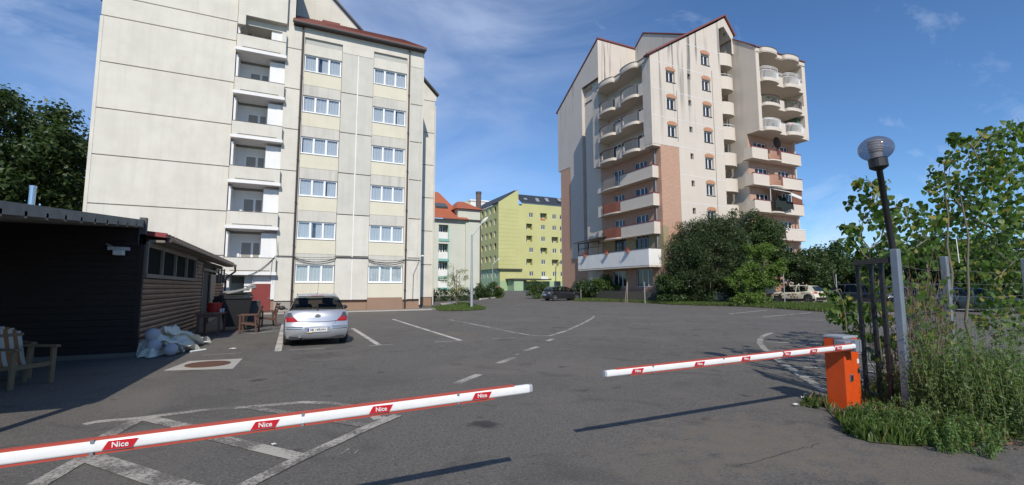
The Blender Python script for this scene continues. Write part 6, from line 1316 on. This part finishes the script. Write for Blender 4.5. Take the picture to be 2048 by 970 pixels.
# grass patch at the corner of the cream block, verges
def grass(name, poly, n, h, mat, seed, dry=None, z0=0., label=None, cond=None):
    rg = np.random.default_rng(seed); P = np.array([(p[0], p[1]) for p in poly]); lo, hi = P.min(0), P.max(0); pts = []
    def inside(q):
        r = False; j = len(P) - 1
        for i in range(len(P)):
            if (P[i, 1] > q[1]) != (P[j, 1] > q[1]) and q[0] < (P[j, 0] - P[i, 0]) * (q[1] - P[i, 1]) / (P[j, 1] - P[i, 1]) + P[i, 0]: r = not r
            j = i
        return r
    while len(pts) < n:
        q = rg.uniform(lo, hi)
        if inside(q): pts.append(q)
    v = []; f = []
    for i, q in enumerate(pts):
        z = gz(q[0], q[1]) + z0; a = rg.uniform(0, 2 * pi); hh = h * rg.uniform(.4, 1.25); w = h * .07 + .006; dx, dy = cos(a), sin(a); ln = rg.uniform(.1, .7) * hh; k = len(v)
        v += [(q[0] - dy * w, q[1] + dx * w, z), (q[0] + dy * w, q[1] - dx * w, z), (q[0] + dx * ln * .4 + dy * w * .7, q[1] + dy * ln * .4 - dx * w * .7, z + hh * .6), (q[0] + dx * ln, q[1] + dy * ln, z + hh), (q[0] + dx * ln * .4 - dy * w * .7, q[1] + dy * ln * .4 + dx * w * .7, z + hh * .6)]; f.append((k, k + 1, k + 2, k + 3, k + 4))
    m = MB(); m.v = v; m.f = f; m.mi = [0] * len(f); o = m.build(name, mat); o['kind'] = 'stuff'; return o
GR = leafmat('grass blades', (.06, .11, .024), (.13, .19, .05), .35); GDRY = leafmat('dry grass blades', (.16, .15, .06), (.28, .23, .11), .3); SOIL = M('bare soil', (.13, .10, .07), .95, .5, .7, dark=(.07, .055, .04), bump=.6, bs=50)
def patch(name, pts, mat, lift=.02):
    m = MB(); P = [Vector(p) for p in pts]; c = sum(P, Vector()) / len(P); n = len(P)
    for i in range(n):
        a, b = P[i], P[(i + 1) % n]; K = 8
        for k in range(K):
            q = [c.lerp(a, k / K), c.lerp(a, (k + 1) / K), c.lerp(b, (k + 1) / K), c.lerp(b, k / K)]; m.poly(*[(v.x, v.y, gz(v.x, v.y) + lift) for v in (q if k else [q[0], q[1], q[2]])])
    o = m.build(name, mat); o['kind'] = 'structure'; return o
pl = [G(862, 616), G(884, 612.5), G(905, 606), G(935, 607), G(972, 616.5), G(968, 619.5), G(930, 622), G(880, 622.5)]
patch('soil_patch', pl, SOIL, .03); grass('grass_patch', pl, 9000, .12, GR, 61, z0=.03)
slab_poly('stone_slab', [tuple(G(880, 610.5).xy), tuple(G(910, 607).xy), tuple(G(914, 609.5).xy), tuple(G(884, 613.5).xy)], .03, .16, CONC)
pv = [G(1150, 602.5), G(1240, 603.6), G(1345, 609.5), G(1430, 612), G(1500, 614), G(1560, 617.5), G(1625, 622.5), G(1700, 626), G(1790, 624), Vector((50, 15, 0)), Vector((60, 22, 0)), Vector((41, 22.5, 0)), Vector((38, 26, 0)), Vector((35, 31.4, 0)), Vector((30.5, 32.8, 0)), Vector((29.6, 33.2, 0)), Vector((29.4, 46.0, 0))]
patch('soil_verge', pv, SOIL, .03); pg = [p for p in pv[:9]] + [Vector((44.0, 18.6, 0)), Vector((38.2, 24.0, 0)), Vector((36.5, 28.5, 0)), Vector((31.0, 32.2, 0)), Vector((29.2, 34.5, 0)), Vector((29.2, 46, 0))]
grass('verge_grass', pg, 26000, .22, GR, 62, z0=.03); grass('dry_verge_grass', pg, 5000, .18, GDRY, 63, z0=.03)
slab_poly('car_park_slab', [(38.6, 8), (70, 8), (70, 33), (41.2, 33), (38.4, 25)], -.2, .034, M('pinkish paving', (.30, .26, .23), .95, .4, 3))
# low fence with wire and poles along the tower garden
def garden_fence():
    pts = [(28.9, 45.5), (29.2, 36.5), (30.2, 31.0), (34.0, 27.2), (37.2, 24.2)]; T = thing('garden_fence', 'low dark garden fence with thin grey poles along the tower verge', 'fence', (28.9, 45.5, gz(28.9, 45.5)))
    for (a, b) in zip(pts[:2], pts[1:3]):
        m = MB(); z = min(gz(*a), gz(*b)); m.beam((a[0] + .6, a[1], z + .5), (b[0] + .6, b[1], z + .5), .12, 1.0); m.build('wall', M('dark mossy low wall', (.075, .07, .06), .95, .4, 1), T)
        for z_ in (1.08, 1.18): MB().beam((a[0] + .6, a[1], z + z_), (b[0] + .6, b[1], z + z_), .03, .03).build('rail', IRON, T)
    for x, y0, y1, d in ((1162, 578, 600, 46), (1290, 564, 603, 41), (1570, 549, 608, 38), (1675, 548, 600, 37), (1250, 563, 604, 43), (1254, 566, 603, 42)):
        p = at(x, y1, d); t = at(x, y0, d); z = gz(p.x, p.y); h = t.z - z; m = MB(); m.tube([(p.x, p.y, z), (p.x + (.12 if x in (1250, 1254) else 0), p.y - (.25 if x == 1250 else 0), z + h)], .035, 7); m.build('pole', M('pale grey pole', (.35, .38, .40), .6) if x > 1260 else M('old timber pole', (.3, .25, .2), .8), T)
garden_fence()
# kerbed island by the road
def kerbs():
    for a, b in (((960, 599.5), (1001, 595)), ((1001, 595), (1008, 590.5)), ((1008, 590.5), (985, 589.5))):
        p, q = G(*a), G(*b); m = MB(); m.beam((p.x, p.y, p.z + .03), (q.x, q.y, q.z + .03), .18, .2); o = m.build('kerb', M('white painted kerb', (.55, .54, .5), .8)); o['kind'] = 'structure'
kerbs()
# wooded ground at the right
def far_wood():
    gw = 'trees at the right edge of the yard'
    for k, (x, y, d, rx, rz_, lab) in enumerate(((1640, 520, 62, 3.0, 2.8, 'dark tree right of the tower foot'), (1690, 535, 70, 4.0, 3.0, 'dark green tree behind the navy people carrier'), (1740, 530, 66, 3.8, 3.4, 'dark tree behind the black gate bars'), (1790, 520, 75, 5.0, 4.2, 'dark tree behind the galvanised gate post'), (1850, 525, 62, 4.5, 4.0, 'dark tree behind the fence middle'), (1925, 520, 58, 4.5, 4.2, 'dark tree behind the second fence post'), (2010, 510, 52, 4.5, 4.6, 'dark tree at the right edge of the photo'))):
        c = at(x, y + 12, d); tree(lab, under(c), c, (rx, rx, rz_), LDARK if k % 2 else LHEDGE, 60, 1.1, .42, 110, .2, 70 + k, gw, low=-1)
    m = MB(); cl = []; rg = random.Random(4)
    for i in range(220): t = rg.random(); d = rg.uniform(80, 130); x = 1630 + 480 * t; p = at(x, 565, d); cl.append((p.x, p.y, gz(p.x, p.y) + rg.uniform(.5, 5.0), rg.uniform(1.2, 2.4)))
    cloud('far_wood', LMID, None, cl, .8, per=60, rng=np.random.default_rng(90))
far_wood()

# ------------------------------------------------------------------ saplings with large hanging leaves at the gate
def leaf_mesh(name, mat, curl, seed):
    rg = random.Random(seed); m = MB(); n = 4; L_ = []; R_ = []; Cn = []
    for i in range(n + 1):
        t = i / n; w = (.02, .46, .50, .30, .0)[i]; z = -curl * t * t + .04 * rg.uniform(-1, 1); y = t * .98 - .1 * (i == 1)
        Cn.append((0, t, z)); L_.append((-w, y, z + .16 * w)); R_.append((w, y, z + .16 * w))
    m.grid([L_, Cn, R_]); me = m.data(name, mat, True); return me
VG = leafmat('vine leaf green', (.045, .095, .022), (.085, .15, .034), .4); VL = leafmat('pale vine leaf', (.085, .155, .034), (.16, .23, .05), .45); VY = leafmat('yellowing leaf', (.30, .26, .05), (.20, .19, .05), .35)  # second leaf tone is paler, dealt out at random
def place_leaves(parent, spots, count_named=300):
    """spots: (pos, size, matkey). The largest in the picture become leaf parts, the rest one joined part"""
    cam_p = Vector((0, 0, H)); spots.sort(key=lambda q: -(q[1] / (q[0] - cam_p).length)); variants = {k: [leaf_mesh('leaf', mt, c, i) for i, c in enumerate((.15, .4, .7))] for k, mt in (('g', VG), ('l', VL), ('y', VY))}
    rg = random.Random(9); o = ROOT[parent.name]; rest = {'g': MB(), 'l': MB(), 'y': MB()}
    for i, (p, sz, k) in enumerate(spots):
        yaw = rg.uniform(0, 2 * pi); pit = -rg.uniform(.35, 1.35); rol = rg.uniform(-.5, .5); s = sz * rg.uniform(.75, 1.25)
        Mx = Matrix.Translation(p) @ Matrix.Rotation(yaw, 4, 'Z') @ Matrix.Rotation(pit, 4, 'X') @ Matrix.Rotation(rol, 4, 'Y') @ Matrix.Scale(s, 4); me = variants[k][i % 3]
        if i < count_named:
            ob = bpy.data.objects.new('leaf', me); COL.objects.link(ob); ob.parent = parent; ob.matrix_local = Matrix.Translation(-o) @ Mx
        else:
            m = rest[k]; b = len(m.v); m.v += [tuple(Mx @ v.co) for v in me.vertices]
            for f in me.polygons: m.f.append(tuple(b + q for q in f.vertices)); m.mi.append(0)
    for k, mt in (('g', VG), ('l', VL), ('y', VY)):
        if rest[k].f: rest[k].build('foliage', mt, parent, smooth=True, kind='stuff')
STEM = M('greenish stem bark', (.17, .15, .10), .9, .4, .3)
def sapling(label, roots, clumps, lsize, seed, dens=1.0, depth=(7.5, 9.5), name='sapling'):
    rg = random.Random(seed); b = Vector((roots[0][0], roots[0][1], 0)); T = thing(name, label, 'tree', b, 'leafy saplings at the gate'); spots = []; stems = MB(); cents = []
    for (x, y, r, mix) in clumps:
        d = rg.uniform(*depth); c = at(x, y, d); R_ = r * d / FPX; cents.append((c, R_)); n = int(dens * (10 + 46 * (r / 40) ** 2))
        for _ in range(n):
            v = Vector((rg.gauss(0, 1), rg.gauss(0, 1), rg.gauss(0, 1))); v = v.normalized() * R_ * rg.uniform(.1, 1.15) ** .7; k = 'y' if rg.random() < mix * .65 else ('l' if rg.random() < .38 else 'g'); spots.append((c + v, lsize, k))
    cents.sort(key=lambda q: q[0].z); nodes = []
    for ri, (rx, ry, h, rr) in enumerate(roots):
        p = Vector((rx, ry, 0)); path = [p]
        for i in range(1, 8): path.append(path[-1] + Vector((rg.uniform(-.07, .07), rg.uniform(-.07, .07), h / 7)))
        stems.tube(path, [rr * (1 - i * .1) for i in range(8)], 7); nodes += path[1:]
    for c, R_ in cents:
        q = min(nodes, key=lambda n: (n - c).length + (1.2 if n.z > c.z else 0)); mid = q.lerp(c, .5) + Vector((rg.uniform(-.1, .1), rg.uniform(-.1, .1), .08)); stems.tube([q, mid, c], [.012, .009, .004], 5)
        for _ in range(3): e = c + Vector((rg.uniform(-1, 1), rg.uniform(-1, 1), rg.uniform(-1, 1))) * R_; stems.tube([c, e], [.004, .002], 4)
        nodes.append(mid)
    stems.build('stem', STEM, T, smooth=True); place_leaves(T, spots); return T
sapling('leafy sapling with big heart shaped leaves wound about the leaning lamp post', [(8.6, 4.1, 2.6, .018), (8.1, 4.3, 2.0, .014), (8.9, 4.5, 2.3, .016)],
    [(1722, 362, 16, .3), (1750, 368, 16, .7), (1768, 372, 14, .5), (1702, 405, 14, .2), (1735, 398, 22, .2), (1762, 410, 28, .1), (1790, 415, 22, .1), (1745, 432, 26, .15), (1775, 445, 30, .1), (1690, 452, 11, .05), (1712, 455, 14, .05), (1702, 470, 15, .05), (1715, 475, 12, .05), (1697, 492, 15, .1), (1718, 498, 14, .1),
     (1775, 480, 26, .1), (1800, 450, 28, .15), (1830, 420, 22, .25), (1850, 435, 30, .15), (1868, 450, 24, .15), (1830, 465, 30, .1), (1862, 480, 26, .1), (1800, 500, 28, .05), (1835, 510, 30, .1), (1770, 515, 16, .05), (1880, 500, 20, .3),
     (1680, 690, 12, .05), (1662, 685, 9, .0), (1700, 672, 16, 0), (1720, 655, 16, 0), (1700, 630, 16, .05), (1672, 598, 16, .1), (1655, 585, 13, .1), (1690, 605, 18, .05), (1665, 625, 15, .05), (1690, 640, 15, 0), (1735, 620, 15, .05), (1755, 580, 14, .15), (1735, 560, 14, .2), (1760, 640, 18, .05), (1775, 680, 16, 0), (1745, 670, 14, 0), (1760, 710, 15, 0), (1785, 560, 16, .1)], .095, 101, 1.1, (7.6, 9.2))
sapling('tall thin tree at the right edge with yellowing heart shaped leaves', [(10.1, 4.0, 3.3, .035), (10.6, 4.3, 3.0, .026), (11.3, 4.1, 3.6, .032)],
    [(1905, 270, 14, .1), (1925, 285, 24, .35), (1945, 300, 26, .5), (1895, 315, 16, .15), (1915, 320, 22, .4), (1872, 345, 18, .1), (1890, 360, 24, .1), (1865, 372, 16, .3), (1915, 365, 26, .2), (1885, 395, 22, .3), (1965, 275, 24, .1), (1990, 268, 26, .05), (2020, 262, 28, .05), (2045, 255, 28, .05), (1960, 320, 30, .25), (1990, 310, 34, .1), (2025, 305, 36, .05),
     (1945, 355, 30, .25), (1980, 350, 36, .1), (2020, 350, 40, .05), (2050, 330, 40, 0), (1925, 400, 30, .3), (1960, 400, 36, .25), (2000, 400, 40, .1), (2040, 395, 40, .05), (1900, 430, 26, .25), (1935, 440, 34, .2), (1975, 450, 38, .15), (2015, 450, 42, .1), (2050, 450, 40, .05), (1920, 480, 32, .15), (1955, 495, 38, .1), (1995, 500, 42, .1), (2040, 505, 44, .1), (1900, 520, 24, .15),
     (1945, 540, 34, .1), (1985, 550, 40, .15), (2030, 555, 44, .15), (1975, 600, 30, .3), (2010, 605, 36, .25), (2050, 610, 36, .2), (1960, 640, 18, .4), (2000, 650, 26, .3), (2040, 660, 26, .2), (2065, 420, 40, 0), (2065, 540, 40, 0)], .10, 102, 1.35, (9.0, 11.4))
def tangle():
    T = thing('bramble', 'brown and green tangle of climbing shoots on the wire fence by the gate post', 'bush', (8.4, 3.62, 0)); rg = random.Random(21); m = MB(); spots = []
    for i in range(110):
        t = rg.random(); x = 7.62 + 2.3 * t; y = 3.46 + .46 * t + rg.uniform(-.12, .3); p = Vector((x, y, rg.uniform(0, .5))); path = [p]
        for k in range(7): p = p + Vector((rg.uniform(-.16, .16), rg.uniform(-.08, .08), rg.uniform(.05, .36))); path.append(p)
        m.tube(path, [.009 - .001 * k for k in range(8)], 4, False)
        for k in range(1, 8):
            if rg.random() < .62: spots.append((path[k] + Vector((rg.uniform(-.1, .1), rg.uniform(-.1, .1), 0)), rg.uniform(.05, .1), rg.choice('ggglly')))
    m.build('stem', M('dry brown shoots', (.15, .11, .075), .9, .5, .2), T, kind='stuff'); place_leaves(T, spots)
tangle()
# weeds, herbs and grass at the foot of the gate
WD_ = leafmat('mugwort leaves', (.07, .14, .04), (.14, .22, .06), .35); WDB = leafmat('blue green herb leaves', (.07, .12, .035), (.15, .19, .06), .35); STALK = M('weed stalk', (.13, .15, .06), .9, .4, .3)
def weed(label, base, h, w, n, seed, mat, lsz=.05, group='weeds at the gate'):
    rg = np.random.default_rng(seed); b = Vector((base[0], base[1], 0)); T = thing('weed', label, 'weed', b, group); m = MB(); cl = []
    for i in range(n):
        a = rg.uniform(0, 2 * pi); r_ = w * sqrt(rg.uniform()); p = b + Vector((r_ * cos(a), r_ * sin(a), 0)); hh = h * rg.uniform(.55, 1.1); e = p + Vector((rg.normal() * .1 * h, rg.normal() * .1 * h, hh)); mid = p.lerp(e, .5) + Vector((rg.normal() * .03, rg.normal() * .03, 0)); m.tube([p, mid, e], [.006, .005, .002], 4, False)
        for k in range(9): t = .12 + .88 * k / 8; q = p.lerp(mid, t * 2) if t < .5 else mid.lerp(e, t * 2 - 1); cl.append((q.x, q.y, q.z, (.11 - .055 * t) * (h ** .5)))
    m.build('stem', STALK, T, kind='stuff'); cloud('foliage', mat, T, cl, lsz, flat=.3, per=9, aspect=.3, droop=-.1, rng=rg); return T
for k, (px_, py_, h, w, n, mt, lab) in enumerate(((1955, 850, 1.15, .5, 85, WD_, 'tall feathery weed clump, highest of the weeds right of the gate post'), (2015, 840, 1.0, .5, 65, WD_, 'feathery weed clump at the right edge of the photo'), (1905, 850, .85, .42, 50, WDB, 'weed clump between the gate post and the tallest weeds'), (1980, 870, .7, .4, 45, WDB, 'low weed clump before the tallest feathery weeds'), (1850, 862, .34, .3, 34, WDB, 'low green herbs at the foot of the galvanised gate post'), (1762, 858, .27, .3, 36, WD_, 'low green herbs between the orange cabinet and gate post'), (1735, 874, .16, .2, 26, WD_, 'low green herbs in front of the orange cabinet'), (1630, 812, .10, .14, 20, WDB, 'flat green herbs left of the orange cabinet'), (1790, 815, .6, .2, 18, WDB, 'thin upright weeds between the black gate bars'), (1905, 890, .3, .4, 40, WD_, 'low herbs on the verge edge near the white litter'))):
    p = G(px_, py_); weed(lab, (p.x, p.y), h, w, n, 200 + k, mt, .055 if h > .6 else .045)
vg = [G(1604, 808), G(1652, 816), G(1664, 832), G(1690, 862), G(1740, 886), G(1820, 893), G(1910, 893), G(2010, 882), G(2075, 868), Vector((8.4, 2.5, 0)), Vector((13.5, 4.4, 0)), Vector((14.5, 5.6, 0)), Vector((9.0, 4.6, 0)), Vector((7.8, 4.25, 0)), G(1735, 800), G(1730, 829), G(1668, 828), G(1655, 806), G(1640, 800)]
patch('soil_verge', vg, SOIL, .012); grass('gate_grass', vg, 3600, .14, GR, 301, z0=.01); grass('dry_gate_grass', vg, 2600, .15, GDRY, 302, z0=.01)
fr_ = [G(1690, 868), G(1740, 886), G(1820, 893), G(1910, 893), G(1900, 872), G(1820, 870), G(1740, 850), G(1690, 845)]; grass('tufted_grass', fr_, 900, .17, GR, 303, z0=.01)
def dead_leaves():
    rg = random.Random(31); m = MB(); pg = [G(1900, 895), G(2048, 905), G(2075, 830), G(1960, 880)]
    for i in range(420):
        a, b = rg.random(), rg.random(); p = pg[0].lerp(pg[1], a).lerp(pg[3].lerp(pg[2], a), b); s = rg.uniform(.012, .035); q = Vector((rg.uniform(-1, 1), rg.uniform(-1, 1), rg.uniform(.0, .4))) * s; t = Vector((-q.y, q.x, .2 * s)); z = Vector((0, 0, .018 + rg.uniform(0, .015))); m.poly(p + z, p + q + t * .4 + z, p + q * 2 + z, p + q - t * .4 + z)
    o = m.build('dead_leaves', M('rust brown dead leaves', (.24, .085, .04), .9, .6, .1, dark=(.15, .10, .06))); o['kind'] = 'stuff'
dead_leaves()
def scrap(px_, py_, sz, label, seed, mat=None, n=7):
    p = G(px_, py_); rg = random.Random(seed); m = MB(); rows = [[(p.x + (i / n - .5) * sz[0] + rg.uniform(-.01, .01), p.y + (j / 3 - .5) * sz[1] + rg.uniform(-.01, .01), p.z + .015 + .03 * rg.random()) for i in range(n + 1)] for j in range(4)]; m.grid(rows); solo(m, 'paper_scrap', mat or WHITEP, label, 'litter', (p.x, p.y, p.z + .008), 'white litter around the gate')
scrap(1803, 885, (.16, .05), 'crumpled white paper on the grass edge below the gate post', 1); scrap(1592, 813, (.07, .06), 'white paper scrap on the asphalt left of the orange cabinet', 2); scrap(1613, 792, (.05, .04), 'small white scrap nearest the painted curve', 3); scrap(1606, 798, (.03, .03), 'tiny white scrap beside the small one by the painted curve', 4); scrap(466, 699, (.16, .06), 'white scrap on the asphalt below the manhole bay line', 5); scrap(548, 894, (.04, .02), 'tiny pale scrap inside the painted box', 6)
p_ = at(1915, 500, 8.6); m_ = MB(); m_.grid([[(p_.x - .02 + .03 * i / 5 + o_, p_.y, p_.z + .22 - .09 * i + .01 * sin(i)) for i in range(6)] for o_ in (0, .03)]); solo(m_, 'plastic_strip', WHITEP, 'white plastic strip caught in the leaves above the second fence post', 'litter', (p_.x, p_.y, p_.z - .25))
